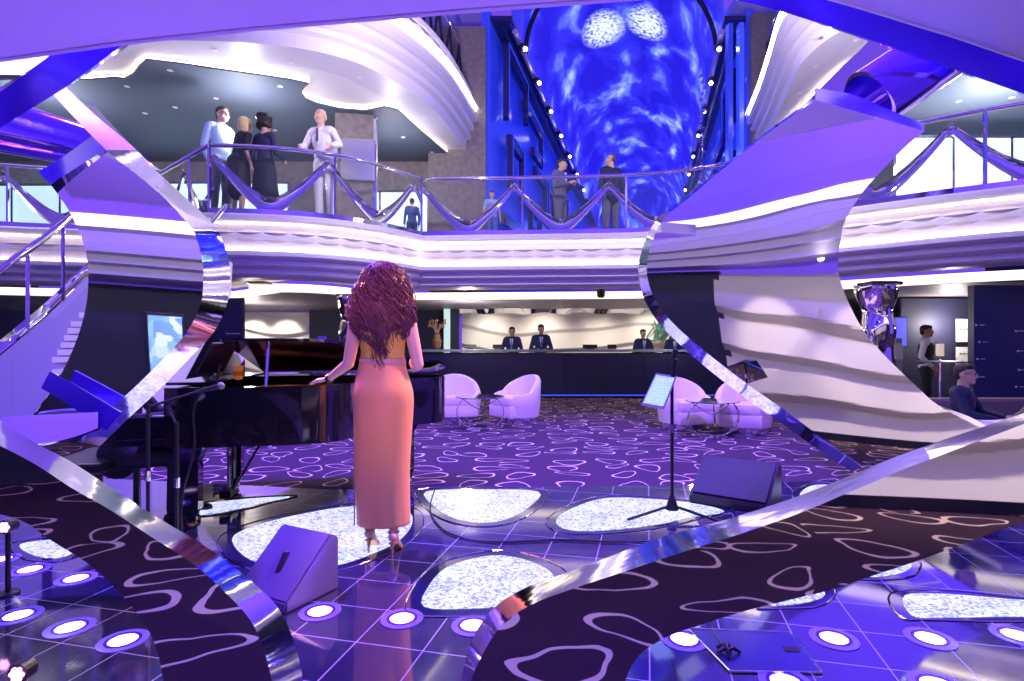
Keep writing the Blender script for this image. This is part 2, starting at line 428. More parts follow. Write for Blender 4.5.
# ================================================================== upper deck slab
E2 = clean(catmull([(-14, 7.2), (-9, 7.8), (-6, 8.2), (-3.8, 8.35), (-2.66, 8.75), (-1.95, 9.6), (-1.42, 10.9), (-1.0, 13.2)], 7))
E3 = clean(catmull([(5.7, 13.2), (5.3, 11.6), (4.9, 10.2), (4.55, 8.9), (4.7, 7.9), (5.6, 6.9), (8, 5.8), (12, 5)], 7))
def upper(E, s):
    Z = 5.70
    pr = [(.6, Z), (.0, Z), (-.02, Z + .18)]
    for k in range(3):
        d = -.02 - k * .07; z = Z + .20 + k * .20
        pr += [(d, z), (d - .09, z + .03), (d - .11, z + .10), (d - .08, z + .17), (d - .04, z + .19)]
    band('trim_upper_moulding' + s, E, pr + [(-.16, Z + .84)], M['ledge'])
    band('trim_upper_cove' + s, E, [(-.22, Z + .86), (-.28, Z + .93)], M['cove2'])
    band('wall_upper_fascia' + s, E, [(-.16, Z + .84), (-.14, Z + 1.3)], M['pattern'], uv=True)
    o = MB().prism([(p.x, p.y) for p in E] + ([(-1.0, 15.5), (-14, 15.5)] if s == '_left' else []) + ([] if s == '_left' else [(14, 5), (14, 15.5), (5.7, 15.5)]), Z + .002, Z + .03).build('ceiling_upper_soffit' + s, M['white']); tag(o, kind='structure')
    band('floor_upper' + s, E, [(-.14, Z + 1.3), (4, Z + 1.3)], M['white'])
upper(E2, '_left'); upper(E3, '_right')
# hanging inner ceiling panels of slate blue with a wavy lit border
cov = [(115, 78), (124, 79), (133, 74), (139, 66), (146, 60), (180, 64), (220, 70), (256, 75), (290, 80), (309, 84), (304, 88), (302, 93), (306, 99), (318, 104), (340, 109), (365, 111), (385, 107), (398, 110), (420, 130), (452, 157)]
def inner_panel(cov, back, nm, Z=5.62):
    pts = [((px - 512) / F * ((Z - 1.27) * F / (HY - py)), (Z - 1.27) * F / (HY - py)) for px, py in cov]
    o = MB().prism(pts + back, Z, Z + .03).build(nm, M['ceil_in']); tag(o, kind='structure')
    mb = MB(); mb.sweep([[(x, y, Z + .03), (x, y + .02, Z + .062)] for x, y in pts])
    o = mb.build(nm.replace('ceiling', 'trim') + '_cove', M['cove2'], fix=False); tag(o, kind='structure')
inner_panel([(60, 80), (90, 80)] + cov, [(-1.2, 16), (-16, 16), (-16, 9.5)], 'ceiling_inner_left')
inner_panel([(742, 172), (790, 120), (828, 82), (842, 70), (858, 64), (880, 60), (940, 40)], [(14, 8), (14, 14), (6.2, 14)], 'ceiling_inner_right')
# ceiling far above the lounge decks
for nm, x in (('ceiling_top_left', -9.0), ('ceiling_top_right', 13.6)):
    o = MB().box((x, 11, 9.6), (16.4, 9, .2)).build(nm, M['white']); tag(o, kind='structure')
# ================================================================== deck-one back walls and windows
o = MB().box((-8.6, 13.6, 4.5), (15, .2, 2.4)).build('wall_deck_left', M['wood']); tag(o, kind='structure')
o = MB().box((-1.25, 13.15, 5.5), (1.3, .5, 6)).build('wall_pier_left', M['wood']); tag(o, kind='structure')
o = MB().box((5.95, 13.15, 5.8), (1.0, .5, 6)).build('wall_pier_right', M['wood']); tag(o, kind='structure')
o = MB().box((11.0, 13.6, 4.5), (10, .2, 2.4)).build('wall_deck_right', M['wood']); tag(o, kind='structure')
def window(x0, x1, y, z0, z1, n):
    r = empty('window_%d' % n, ((x0 + x1) / 2, y, z0), kind='structure')
    w_, h = x1 - x0, z1 - z0
    MB().box((0, 0, h / 2), (w_, .03, h)).build('pane', M['cyan'], r)
    fr = MB(); k = max(2, int(w_ / 1.1))
    for i in range(k + 1): fr.box((-w_ / 2 + w_ * i / k, -.04, h / 2), (.05, .05, h))
    fr.box((0, -.04, h), (w_, .05, .06)); fr.box((0, -.04, h * .35), (w_, .04, .03)); fr.box((0, -.04, .03), (w_, .05, .06))
    fr.build('window_frame', M['chrome'], r)
window(-8.6, -5.2, 13.3, 3.35, 5.05, 1); window(-4.2, -1.95, 13.3, 3.35, 4.85, 2); window(7.5, 15.5, 11.2, 3.35, 5.35, 3)
window(-15, -9.4, 13.3, 3.35, 5.0, 4)
lamp('POINT', (-2.4, 11.5, 4.9), 40, (1, .92, .9), size=.05)  # two more added fill lights for the deck
lamp('POINT', (8.5, 9.8, 5.0), 60, (1, .92, .9), size=.2)

# ================================================================== LED vault gallery
DX = .239
def led_mat():
    m = mat('led_screen', (0, 0, .02), .4); g = NT(m)
    tc = g.n('TexCoord'); mp = g.n('Mapping'); mp.inputs['Scale'].default_value = (.62, .34, 1); g.l(tc.outputs['UV'], mp.inputs[0])
    n1 = g.n('TexNoise'); n1.inputs['Scale'].default_value = 1.5; n1.inputs['Detail'].default_value = 6; n1.inputs['Distortion'].default_value = .35
    g.l(mp.outputs[0], n1.inputs['Vector'])
    c = g.ramp(n1.outputs['Fac'], [(.42, (.012, .006, .55)), (.54, (.03, .025, .85)), (.62, (.13, .19, .98)), (.74, (.62, .76, 1))])
    vo = g.n('TexVoronoi'); vo.inputs['Scale'].default_value = 5; g.l(tc.outputs['UV'], vo.inputs['Vector'])
    st = g.math('LESS_THAN', vo.outputs['Distance'], .035)
    c = g.mix(st, c, (.7, .8, 1))
    # two pale drifting sea-jelly like glows near the front crown
    sp = g.n('SeparateXYZ'); g.l(tc.outputs['UV'], sp.inputs[0])
    for (cu, cv, ru, rv) in ((3.2, 4.5, .75, 1.1), (4.6, 4.2, .7, 1.0)):
        du = g.math('DIVIDE', g.math('SUBTRACT', sp.outputs[0], cu), ru); dv = g.math('DIVIDE', g.math('SUBTRACT', sp.outputs[1], cv), rv)
        rr = g.math('SQRT', g.math('ADD', g.math('POWER', g.math('ABSOLUTE', du), 2), g.math('POWER', g.math('ABSOLUTE', dv), 2)))
        n2 = g.n('TexNoise'); n2.inputs['Scale'].default_value = 9; n2.inputs['Detail'].default_value = 5; g.l(tc.outputs['UV'], n2.inputs['Vector'])
        f = g.math('MULTIPLY', g.math('MAXIMUM', g.math('SUBTRACT', 1.0, rr), 0.0), g.math('MULTIPLY', g.math('MAXIMUM', g.math('SUBTRACT', n2.outputs['Fac'], .36), 0.0), 11.0)); f.node.use_clamp = True
        c = g.mix(f, c, (.75, .85, 1))
    g.l(c, g.b.inputs['Emission Color']); g.b.inputs['Emission Strength'].default_value = 1.25
    return m
M['led'] = led_mat()
def cx(y): return 2.42 + (y - 13) * DX
VR = 2.5; VS = 8.7
rows = []; NV = 28
mb = MB(); lay = mb.bm.loops.layers.uv.new('UVMap'); ys = [13.2 + i * 1.0 for i in range(24)]
vs = [[mb.v((cx(y) - VR * cos(pi * k / NV), y, VS + VR * 1.0 * sin(pi * k / NV))) for k in range(NV + 1)] for y in ys]
for i in range(len(ys) - 1):
    for k in range(NV):
        f = mb.face([vs[i][k], vs[i][k + 1], vs[i + 1][k + 1], vs[i + 1][k]])
        for lp, (a, b) in zip(f.loops, ((i, k), (i, k + 1), (i + 1, k + 1), (i + 1, k))): lp[lay].uv = (b * VR * pi / NV, ys[a] - 13.2)
vault = mb.build('ceiling_led_vault', M['led'], fix=False, smooth=True); tag(vault, kind='structure')
mb = MB(); lay = mb.bm.loops.layers.uv.new('UVMap'); yE = ys[-1]
for x0, x1, z0, z1 in ((-VR, VR, 3.3, VS + 2.5),):
    f = mb.face([mb.v((cx(yE) + x0, yE, z0)), mb.v((cx(yE) + x1, yE, z0)), mb.v((cx(yE) + x1, yE, z1)), mb.v((cx(yE) + x0, yE, z1))])
    for lp, uv in zip(f.loops, ((0, 30), (8, 30), (8, 22), (0, 22))): lp[lay].uv = uv
o = mb.build('wall_gallery_end', M['led'], fix=False); tag(o, kind='structure')
rib = MB(); rib.tube([(cx(14.6) - (VR - .04) * cos(pi * k / 40), 14.6, VS + (VR - .04) * sin(pi * k / 40)) for k in range(41)], .07, 8)
o = rib.build('roof_rib', M['black'], smooth=True); tag(o, 'dark curved rib arching across the blue screen vault', 'rib')
# gallery side walls (blue lit), floor, fascia
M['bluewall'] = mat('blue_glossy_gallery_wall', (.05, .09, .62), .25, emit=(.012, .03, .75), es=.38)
M['bluedark'] = mat('dark_blue_relief', (.015, .02, .12), .3)
M['bluetrim'] = mat('blue_relief_edge', (.1, .16, .8), .2, emit=(.02, .06, 1), es=.5)
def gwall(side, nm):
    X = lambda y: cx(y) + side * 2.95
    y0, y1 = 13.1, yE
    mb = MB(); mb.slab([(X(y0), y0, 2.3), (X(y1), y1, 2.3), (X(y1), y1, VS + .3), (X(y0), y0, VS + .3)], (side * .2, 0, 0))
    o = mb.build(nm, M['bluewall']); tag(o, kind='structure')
    sh = MB(); sh.slab([(X(y0), y0, VS + .05), (X(y1), y1, VS + .05), (X(y1) - side * .5, y1, VS + .05), (X(y0) - side * .5, y0, VS + .05)], (0, 0, .1))
    o = sh.build('trim_vault_spring' + nm[4:], M['bluedark']); tag(o, kind='structure')
    return X
XL = gwall(-1, 'wall_gallery_left'); XR = gwall(1, 'wall_gallery_right')
o = MB().slab([(cx(13) - 3, 12.8, 3.2), (cx(13) + 3, 12.8, 3.2), (cx(yE) + 3, yE, 3.2), (cx(yE) - 3, yE, 3.2)], (0, 0, .09)).build('floor_gallery', mat('gallery_floor', (.06, .08, .35), .15)); tag(o, kind='structure')
lamp('POINT', (cx(17), 17, 6.5), 160, (.1, .18, 1), size=.5); lamp('POINT', (cx(26), 26, 6.5), 200, (.1, .18, 1), size=.5)
# ================================================================== mirror ribbons
def lerp(a, b, t): return a + (b - a) * t
def norm(v): return v / v.length
def pxray(p): return Vector(((p[0] - 512) / F, 1.0, (HY - p[1]) / F))
def interp(st, k, smooth=True):
    "stations (tuples of equal-length tuples) refined by catmull"
    flat = [[c for part in s for c in part] for s in st]; out = []
    n = len(flat)
    for i in range(n - 1):
        p0, p1, p2, p3 = flat[max(i - 1, 0)], flat[i], flat[i + 1], flat[min(i + 2, n - 1)]
        for j in range(k):
            t = j / k
            out.append([0.5 * (2 * b + (c - a) * t + (2 * a - 5 * b + 4 * c - d) * t * t + (3 * b - a - 3 * c + d) * t ** 3) for a, b, c, d in zip(p0, p1, p2, p3)])
    out.append(flat[-1]); return out
def aim_strip(st, D0, k=8, at=0):
    """a bent sheet whose two rims follow the outlines of the ribbon and whose slope at each
    station is the one at which the sheet mirrors the listed place towards the eye; D0 = depth of station `at`"""
    S = interp(st, k); n = len(S); i0 = at * k
    def solve(i, D):
        a, b, T = S[i][0:2], S[i][2:4], Vector(S[i][4:7])
        c = ((a[0] + b[0]) / 2, (a[1] + b[1]) / 2); r = pxray(c); Pp = EYE + r * D
        nn = norm(norm(T - Pp) + norm(EYE - Pp)); return a, b, r, Pp, nn
    Ds = [0] * n; Ds[i0] = D0
    for rng, sgn in ((range(i0, n - 1), 1), (range(i0, 0, -1), -1)):
        for i in rng:
            a, b, r, Pp, nn = solve(i, Ds[i]); _, _, r2, _, _ = solve(i + sgn, Ds[i])
            # two-pass: average slope of both stations
            D1 = Ds[i] * (nn.dot(r)) / (nn.dot(r2)); _, _, _, _, n2 = solve(i + sgn, D1)
            nm = norm(nn + n2); Ds[i + sgn] = Ds[i] * nm.dot(r) / nm.dot(r2)
    A, B, N = [], [], []
    for i in range(n):
        a, b, r, Pp, nn = solve(i, Ds[i])
        for q, out in ((a, A), (b, B)):
            rq = pxray(q); kk = nn.dot(Pp - EYE) / nn.dot(rq); out.append(EYE + rq * kk)
        N.append(nn)
    return A, B, N
def flat_strip(st, k, ref, D0, T, bend=0.0):
    "an (almost) flat sheet; at pixel ref and depth D0 it mirrors the place T towards the eye"
    Pp = EYE + pxray(ref) * D0; nn = norm(norm(Vector(T) - Pp) + norm(EYE - Pp)); A, B, N = [], [], []
    for q in interp([(s[0], s[1]) for s in st], k):
        c = ((q[0] + q[2]) / 2 - ref[0]); d = bend * c
        n2 = norm(nn + Vector((d, 0, 0)))
        for p, out in (((q[0], q[1]), A), ((q[2], q[3]), B)):
            r = pxray(p); out.append(EYE + r * (nn.dot(Pp - EYE) / nn.dot(r)))
        N.append(nn)
    return A, B, N
def ribbon(label, A, B, N, thick, group='mirror ribbons of the stage sculpture', rim=None, rim_side='B', face=None, edge=None, rows=6, matname=None, name='mirror_ribbon'):
    "closed ribbon: face sheet, back sheet and two rims. rim = explicit outer rim points for one side"
    r = empty(name, (0, 0, 0), label=label, cat='sculpture', group=group)
    n = len(A); back = [(-N[i]) * thick for i in range(n)]
    if rim is None: CA = [A[i] + back[i] for i in range(n)]; CB = [B[i] + back[i] for i in range(n)]
    elif rim_side == 'B': CB = rim; CA = [A[i] + (CB[i] - B[i]) for i in range(n)]
    else: CA = rim; CB = [B[i] + (CA[i] - A[i]) for i in range(n)]
    f = MB(); f.sweep([[A[i].lerp(B[i], t / rows) for t in range(rows + 1)] for i in range(n)]); f.build('face', face or M['mirror'], r, smooth=True, fix=False)
    f = MB(); f.sweep([[A[i], CA[i]] for i in range(n)]); f.build('rim', edge or M['edge'], r, smooth=True, fix=False)
    f = MB(); f.sweep([[B[i], CB[i]] for i in range(n)]); f.build('rim', edge or M['edge'], r, smooth=True, fix=False)
    f = MB(); f.sweep([[CA[i], CB[i]] for i in range(n)]); f.build('back_sheet', face or M['mirror'], r, smooth=True, fix=False)
    return r
def rim_from_px(pts, base, k, dd):
    "rim through outline pixels, dd metres deeper than the base rim"
    S = interp([(p,) for p in pts], k); n = len(S)
    f = (lambda t: dd) if not isinstance(dd, tuple) else (lambda t: dd[0] + (dd[1] - dd[0]) * min(1, max(0, (t - dd[2]) / dd[3])))
    return [EYE + pxray(p) * ((b - EYE).y + f(i / (n - 1))) for i, (p, b) in enumerate(zip(S, base))]
def report(nm, A, B):
    print('RIB', nm, 'A', [tuple(round(c, 2) for c in A[i]) for i in range(0, len(A), max(1, len(A) // 5))], 'B', [tuple(round(c, 2) for c in B[i]) for i in range(0, len(B), max(1, len(B) // 5))])
WY = WALL_Y
def TX(px, x0, s): return x0 + (px - 780) * s
# ---- right S ribbon
K = 6
st = [((816, 100), (925, 131), (1.5, -1.5, 8.0)), ((768, 133), (905, 147), (1.5, -1.6, 6.8)), ((712, 178), (870, 183), (1.4, -1.6, 4.9)),
      ((690, 197), (856, 202), (1.3, -1.7, 3.9)), ((668, 215), (845, 221), (1.3, -1.7, 3.15)), ((656, 232), (841, 238), (1.25, -1.7, 2.9)), ((647, 262), (838, 264), (1.2, -2.3, 2.42)),
      ((650, 288), (842, 286), (1.0, WY, 2.12)), ((662, 310), (853, 312), (1.1, WY, 1.85)), ((680, 330), (866, 334), (1.2, WY, 1.6)), ((712, 357), (886, 357), (1.5, WY, 1.3)),
      ((750, 386), (915, 385), (2.0, WY, .95)), ((790, 414), (935, 403), (2.5, WY, .55)), ((830, 444), (955, 415), (3.0, WY, .2)), ((862, 466), (985, 430), (3.2, -1.9, 0))]
def lin(st, c0, x0, sx, z0, sz, yy=-2.3):
    out = []
    for a, b, _ in st:
        mx, my = (a[0] + b[0]) / 2, (a[1] + b[1]) / 2
        out.append((a, b, (x0 + (mx - c0[0]) * sx, yy, z0 - (my - c0[1]) * sz)))
    return out
st = lin(st, (745, 272), .75, .0125, 2.36, .0132)
A, B, N = aim_strip(st, 4.3, K, at=6); report('R1', A, B)
rimp = [(812, 99), (765, 133), (709, 178), (686, 197), (664, 213), (650, 230), (639, 262), (641, 289), (651, 312), (669, 334), (702, 364), (740, 394), (781, 423), (820, 451), (852, 472)]
R1T = (A[0], B[0], N[0])
ribbon('tall mirrored S ribbon right of the stage showing cream wave wall in its polished face', A, B, N, .1, rim=rim_from_px(rimp, A, K, .10), rim_side='A')
# ---- left S ribbon
st = [((50, 184), (105, 150), (-1.5, -1.5, 8)), ((62, 200), (123, 164), (-1.6, -1.5, 7.2)), ((72, 216), (160, 194), (-1.8, -1.6, 5.6)), ((80, 234), (190, 226), (-2, -1.7, 3.5)), ((85, 248), (197, 240), (-2.1, -1.7, 3.1)),
      ((88, 268), (203, 265), (-2.2, -1.9, 2.75)), ((88, 288), (203, 288), (-2.3, -2.45, 2.36)), ((86, 306), (200, 306), (-2.3, WY, 2.05)), ((80, 330), (188, 330), (-2.4, WY, 1.7)), ((70, 356), (166, 356), (-2.6, WY, 1.4)),
      ((55, 385), (137, 385), (-2.8, WY, 1.0)), ((38, 410), (110, 410), (-3.0, WY, .6)), ((20, 436), (78, 442), (-3.1, WY, .3))]
st = lin(st, (145, 287), -2.3, .012, 2.36, .0136)
A, B, N = aim_strip(st, 3.1, K, at=5); report('L1', A, B)
rimp = [(137, 150), (150, 165), (186, 198), (214, 225), (222, 240), (229, 262), (230, 286), (225, 310), (213, 333), (190, 358), (160, 389), (132, 415), (100, 446)]
L1T = (A[0], B[0], N[0])
ribbon('tall mirrored S ribbon on the left with a wall screen in its face', A, B, N, .1, rim=rim_from_px(rimp, B, K, (.34, .13, .48, .2)), rim_side='B')
# ---- lower left ribbon
st = [((-60, 420), (-75, 500), (-2.6, -.6, 0)), ((-20, 436), (-30, 508), (-2.4, -.4, 0)), ((33, 463), (20, 520), (-2.1, -.3, 0)), ((70, 487), (52, 541), (-1.9, -.2, 0)), ((110, 510), (90, 565), (-1.7, -.15, 0)), ((150, 536), (119, 592), (-1.5, -.1, 0)),
      ((190, 562), (141, 618), (-1.35, -.1, 0)), ((225, 592), (155, 645), (-1.2, -.1, 0)), ((255, 628), (163, 681), (-1.1, -.1, 0)), ((272, 681), (166, 740), (-1.0, -.1, 0)), ((276, 730), (168, 790), (-1., -.1, 0))]
A, B, N = flat_strip(st, K, (60, 470), 1.7, (-3.2, WALL_Y, .1)); report('LL', A, B)
rimp = [(-60, 395), (-20, 409), (36, 443), (75, 464), (120, 494), (165, 522), (208, 548), (250, 580), (282, 614), (301, 668), (306, 730)]
ribbon('lower left mirrored ribbon curving past the uplights with brown carpet in its face', A, B, N, .1, rim=rim_from_px(rimp, A, K, .12), rim_side='A')
# ---- lower right ribbon
st = [((462, 740), (600, 760), (.55, .55, 0)), ((468, 690), (622, 690), (.6, .5, 0)), ((485, 650), (637, 658), (.65, .45, 0)), ((505, 622), (665, 638), (.75, .4, 0)), ((535, 603), (700, 625), (.85, .35, 0)), ((575, 588), (745, 611), (1.0, .25, 0)),
      ((620, 573), (785, 601), (1.15, .15, 0)), ((680, 553), (830, 590), (1.35, .0, 0)), ((740, 534), (875, 575), (1.6, -.2, 0)), ((800, 513), (920, 560), (1.85, -.5, 0)), ((850, 492), (960, 545), (2.1, -.8, 0)),
      ((900, 471), (1000, 530), (2.35, -1.1, 0)), ((960, 448), (1040, 515), (2.7, -1.4, 0)), ((1040, 418), (1090, 495), (3.1, -1.7, 0))]
A, B, N = flat_strip(st, K, (905, 504), 1.35, (2.6, WALL_Y, .03)); report('LR', A, B)
rimp = [(448, 740), (460, 685), (472, 640), (494, 608), (525, 588), (563, 574), (606, 558), (665, 536), (728, 519), (790, 499), (842, 479), (893, 458), (955, 436), (1040, 408)]
ribbon('long lower right mirrored ribbon sweeping over the floor with carpet leaf loops in its face', A, B, N, .1, rim=rim_from_px(rimp, A, K, .14), rim_side='A')
# ---- violet-reflecting steel bands crossing at the top corners
M['violet'] = mat('violet_steel_with_reflection_colour', (.10, .035, .85), .22, .55)  # on the bands, the mirrored violet carpet is put into the base colour
def sheet(label, a, b, Da, Db, thick=.05, face=None, k=6, name='mirror_ribbon', group='mirror ribbons of the stage sculpture'):
    "bent strip between two outlines with a depth per outline point"
    SA = interp([((*p, d),) for p, d in zip(a, Da)], k); SB = interp([((*p, d),) for p, d in zip(b, Db)], k)
    A = [P3(*q) for q in SA]; B = [P3(*q) for q in SB]; N = []
    for i in range(len(A)):
        t = A[min(i + 1, len(A) - 1)] - A[max(i - 1, 0)]; n_ = t.cross(B[i] - A[i])
        n_ = norm(n_); N.append(n_ if n_.dot(EYE - A[i]) > 0 else -n_)
    return ribbon(label, A, B, N, thick, face=face, name=name, group=group)
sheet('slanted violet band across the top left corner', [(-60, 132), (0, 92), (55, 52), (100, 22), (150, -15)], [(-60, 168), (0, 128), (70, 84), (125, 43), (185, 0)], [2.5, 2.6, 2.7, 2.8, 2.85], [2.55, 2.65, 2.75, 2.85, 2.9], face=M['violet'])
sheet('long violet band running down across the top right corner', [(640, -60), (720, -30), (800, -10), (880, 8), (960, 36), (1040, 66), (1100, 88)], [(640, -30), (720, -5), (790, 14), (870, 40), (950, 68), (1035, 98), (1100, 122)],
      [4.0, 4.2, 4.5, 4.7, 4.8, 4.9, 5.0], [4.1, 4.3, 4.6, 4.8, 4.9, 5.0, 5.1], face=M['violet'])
def pdepth(Tq, p, f=1.0):
    a, b, n_ = Tq; return n_.dot(a - EYE) / n_.dot(pxray(p)) * f
for lb, Tq, a, b in (('short violet facet folded over the top of the left S ribbon', L1T, [(48, 182), (75, 165), (106, 148)], [(52, 186), (78, 169), (107, 152)]),):
    pass
a = [(38, 172), (64, 156), (92, 136)]; b = [(50, 184), (78, 167), (106, 150)]
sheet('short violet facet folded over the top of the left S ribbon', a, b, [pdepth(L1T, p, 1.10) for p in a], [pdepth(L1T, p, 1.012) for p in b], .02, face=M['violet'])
a = [(816, 88), (850, 94), (885, 108), (924, 124)]; b = [(815, 101), (850, 111), (885, 121), (924, 132)]
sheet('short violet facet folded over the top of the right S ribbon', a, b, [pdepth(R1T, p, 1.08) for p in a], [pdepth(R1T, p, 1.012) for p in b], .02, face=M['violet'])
# silver rim strip that climbs from the left S ribbon to the top band
mbq = MB(); a_ = interp([((52, 93),), ((75, 118),), ((105, 149),), ((125, 164),)], 5); b_ = interp([((64, 86),), ((95, 115),), ((132, 146),), ((152, 166),)], 5)
q = [P3(*p, 3.3) for p in a_]; q2 = [P3(*p, 3.42) for p in b_]
r_ = empty('mirror_ribbon', label='narrow silver strip climbing from the left S ribbon to the top left band', cat='sculpture', group='mirror ribbons of the stage sculpture')
mbq.sweep([[x, y] for x, y in zip(q, q2)]); mbq.build('face', M['silver'], r_, smooth=True, fix=False)
MB().sweep([[x, x + Vector((.03, .3, .05))] for x in q]).build('rim', M['edge'], r_, smooth=True, fix=False)
# ---- rolled mirror tubes behind the corners
M['rollm'] = mat('polished_steel_reflection_tint', (.30, .16, .85), .12, .85, bump=.3, nscale=4)  # violet reflections on the rolls are put into the steel colour
def roll(label, p0, p1, D0, D1, r0, r1):
    a, b = P3(*p0, D0), P3(*p1, D1); t = norm(b - a); u = norm(Vector((0, 0, 1)) - t * t.z); v = t.cross(u)
    rr = empty('mirror_roll', label=label, cat='sculpture')
    def sh(ro, nm, m):
        mb = MB(); rows = []
        for i in range(13):
            c = a.lerp(b, i / 12); rad = lerp(r0, r1, i / 12) * ro; row = []
            for k in range(33):
                an = 2 * pi * k / 32; w_ = 1 + .10 * sin(3 * an + .6) * (1 if ro == 1 else .3)
                row.append(c + (u * cos(an) + v * sin(an)) * rad * w_)
            rows.append(row)
        mb.sweep(rows); return mb.build(nm, m, rr, smooth=True, fix=False)
    sh(1, 'outer_sheet', M['rollm']); sh(.93, 'inner_sheet', M['rollm'])
    for c, rad in ((a, r0), (b, r1)):
        mb = MB(); mb.sweep([[c + (u * cos(2 * pi * k / 32) + v * sin(2 * pi * k / 32)) * rad * s * (1 + .10 * sin(6 * pi * k / 32 + .6) * (1 if s == 1 else .3)) for s in (.93, 1)] for k in range(33)])
        mb.build('end_lip', M['edge'], rr, fix=False)
roll('rolled violet mirror tube sloping down behind the top left corner', (-40, 118), (100, 152), 3.9, 4.4, .20, .15)
roll('rolled violet mirror tube rising behind the top right band', (866, 103), (945, 50), 5.2, 5.3, .27, .27)
sheet('lavender mirror facet beside the right hand roll', [(818, 92), (836, 72), (862, 48), (885, 22)], [(844, 98), (872, 76), (905, 50), (930, 28)], [5.6, 5.6, 5.65, 5.7], [5.5, 5.5, 5.5, 5.5], .03)
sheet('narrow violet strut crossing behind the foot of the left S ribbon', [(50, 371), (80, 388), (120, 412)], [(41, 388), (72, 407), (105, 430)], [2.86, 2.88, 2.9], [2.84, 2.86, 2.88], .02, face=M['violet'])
st = lin([((-10, 420), (-10, 446), 0), ((20, 416), (30, 446), 0), ((60, 414), (70, 438), 0), ((98, 412), (98, 428), 0)], (30, 430), -3.0, .012, 3.6, .013)
A, B, N = aim_strip(st, 2.75, K, at=1); report('LY', A, B)
ribbon('low bent mirror strip lying behind the lower left ribbon', A, B, N, .03)
# cream and violet start of the lower left ribbon's rim is carried by its own rim sheet
st = lin([((828, 447), (938, 405), 0), ((850, 458), (968, 416), 0), ((868, 470), (995, 428), 0), ((872, 490), (1030, 424), 0)], (890, 430), 2.6, .006, .9, .02, -2.3)
A, B, N = aim_strip(st, 4.3, K, at=1); report('RH', A, B)
ribbon('crumpled mirror foot joining the right S ribbon to the lower ribbon', A, B, N, .05)
# ---- canopy over the stage, matte white under violet light
def canopy(label, pts, th):
    r = empty('stage_canopy', label=label, cat='canopy')
    MB().slab(pts, (0, 0, th)).build('soffit', M['canopy'], r)
    mb = MB(); 
    for i in range(len(pts)): mb.tube([pts[i], pts[(i + 1) % len(pts)]], .012, 6)
    mb.build('trim_bead', M['canopy'], r)
zc = 2.5
def C3(px, py, z=zc): D = (z - 1.27) * F / (HY - py); return Vector(((px - 512) / F * D, D, z))
canopy('violet lit white canopy over the left of the stage', [C3(-90, 72), C3(125, 42), C3(256, 28), C3(480, 9), C3(640, -3), C3(800, -140), C3(-500, -140)], .12)
zc2 = 3.3
canopy('violet lit white canopy over the right of the stage', [C3(760, -22, zc2), C3(870, 10, zc2), C3(960, 38, zc2), C3(1100, 86, zc2), C3(1500, -150, zc2), C3(860, -200, zc2)], .12)
# ================================================================== glowing crystal insets in the stage floor
def crystal_mat():
    m = mat('crystal_inlay_glass', (.75, .8, .95), .3); g = NT(m)
    tc = g.n('TexCoord'); vo = g.n('TexVoronoi'); vo.inputs['Scale'].default_value = 75; g.l(tc.outputs['Object'], vo.inputs['Vector'])
    nz = g.n('TexNoise'); nz.inputs['Scale'].default_value = 60; nz.inputs['Detail'].default_value = 5; g.l(tc.outputs['Object'], nz.inputs['Vector'])
    n2 = g.n('TexNoise'); n2.inputs['Scale'].default_value = 5; g.l(tc.outputs['Object'], n2.inputs['Vector'])
    sp = g.n('SeparateColor'); g.l(vo.outputs['Color'], sp.inputs[0])
    v = g.math('MULTIPLY', g.math('ADD', g.math('MULTIPLY', sp.outputs[0], .7), g.math('MULTIPLY', nz.outputs['Fac'], .9)), g.math('MULTIPLY_ADD', n2.outputs['Fac'], .7, .65))
    c = g.ramp(v, [(.40, (.16, .16, .75)), (.62, (.42, .48, .95)), (.90, (.80, .92, 1)), (1, (1, 1, 1))])
    g.l(c, g.b.inputs['Emission Color']); g.b.inputs['Emission Strength'].default_value = 1.0
    g.b.inputs['Base Color'].default_value = (.10, .12, .25, 1)
    return m
M['crystal'] = crystal_mat()
M['bezel'] = mat('dark_inlay_border', (.02, .02, .08), .1, coat=1)
def flat_poly(pts, z, m, name, par, th=.006):
    mb = MB(); a = [mb.v((x, y, z)) for x, y in pts]; b = [mb.v((x, y, z - th)) for x, y in pts]; n = len(pts)
    mb.face(a)
    for i in range(n): mb.face([b[i], b[(i + 1) % n], a[(i + 1) % n], a[i]])
    return mb.build(name, m, par)
def inset(label, px, ko=1.16, smooth=True):
    P = [G(x, y) for x, y in px]; c = sum(P, Vector((0, 0, 0))) / len(P)
    if smooth:
        Q = P + [P[0]]; full = []
        n = len(P)
        for i in range(n):
            p0, p1, p2, p3 = P[i - 1], P[i], P[(i + 1) % n], P[(i + 2) % n]
            for j in range(4):
                t = j / 4; full.append(0.5 * ((2 * p1) + (p2 - p0) * t + (2 * p0 - 5 * p1 + 4 * p2 - p3) * t * t + (3 * p1 - p0 - 3 * p2 + p3) * t ** 3))
        P = full
    r = empty('floor_light_inset', (c.x, c.y, 0), label=label, cat='floor light', group='crystal floor insets of the stage')
    inner = [((p - c).x, (p - c).y) for p in P]
    outer = [(x * ko + .05 * x / math.hypot(x, y), y * ko + .05 * y / math.hypot(x, y)) for x, y in inner]
    flat_poly(outer, .002, M['bezel'], 'bezel', r); flat_poly(inner, .005, M['crystal'], 'crystal_panel', r)
    mb = MB(); mb.tube([(x, y, .004) for x, y in outer + [outer[0]]], .004, 4, cap=False); mb.build('outline', M['chrome'], r)
    return r
inset('large glowing crystal leaf inset in the floor under the singer', [(232, 540), (250, 528), (290, 517), (340, 508), (380, 506), (408, 512), (412, 524), (400, 540), (375, 553), (335, 566), (290, 568), (250, 560)], 1.06)
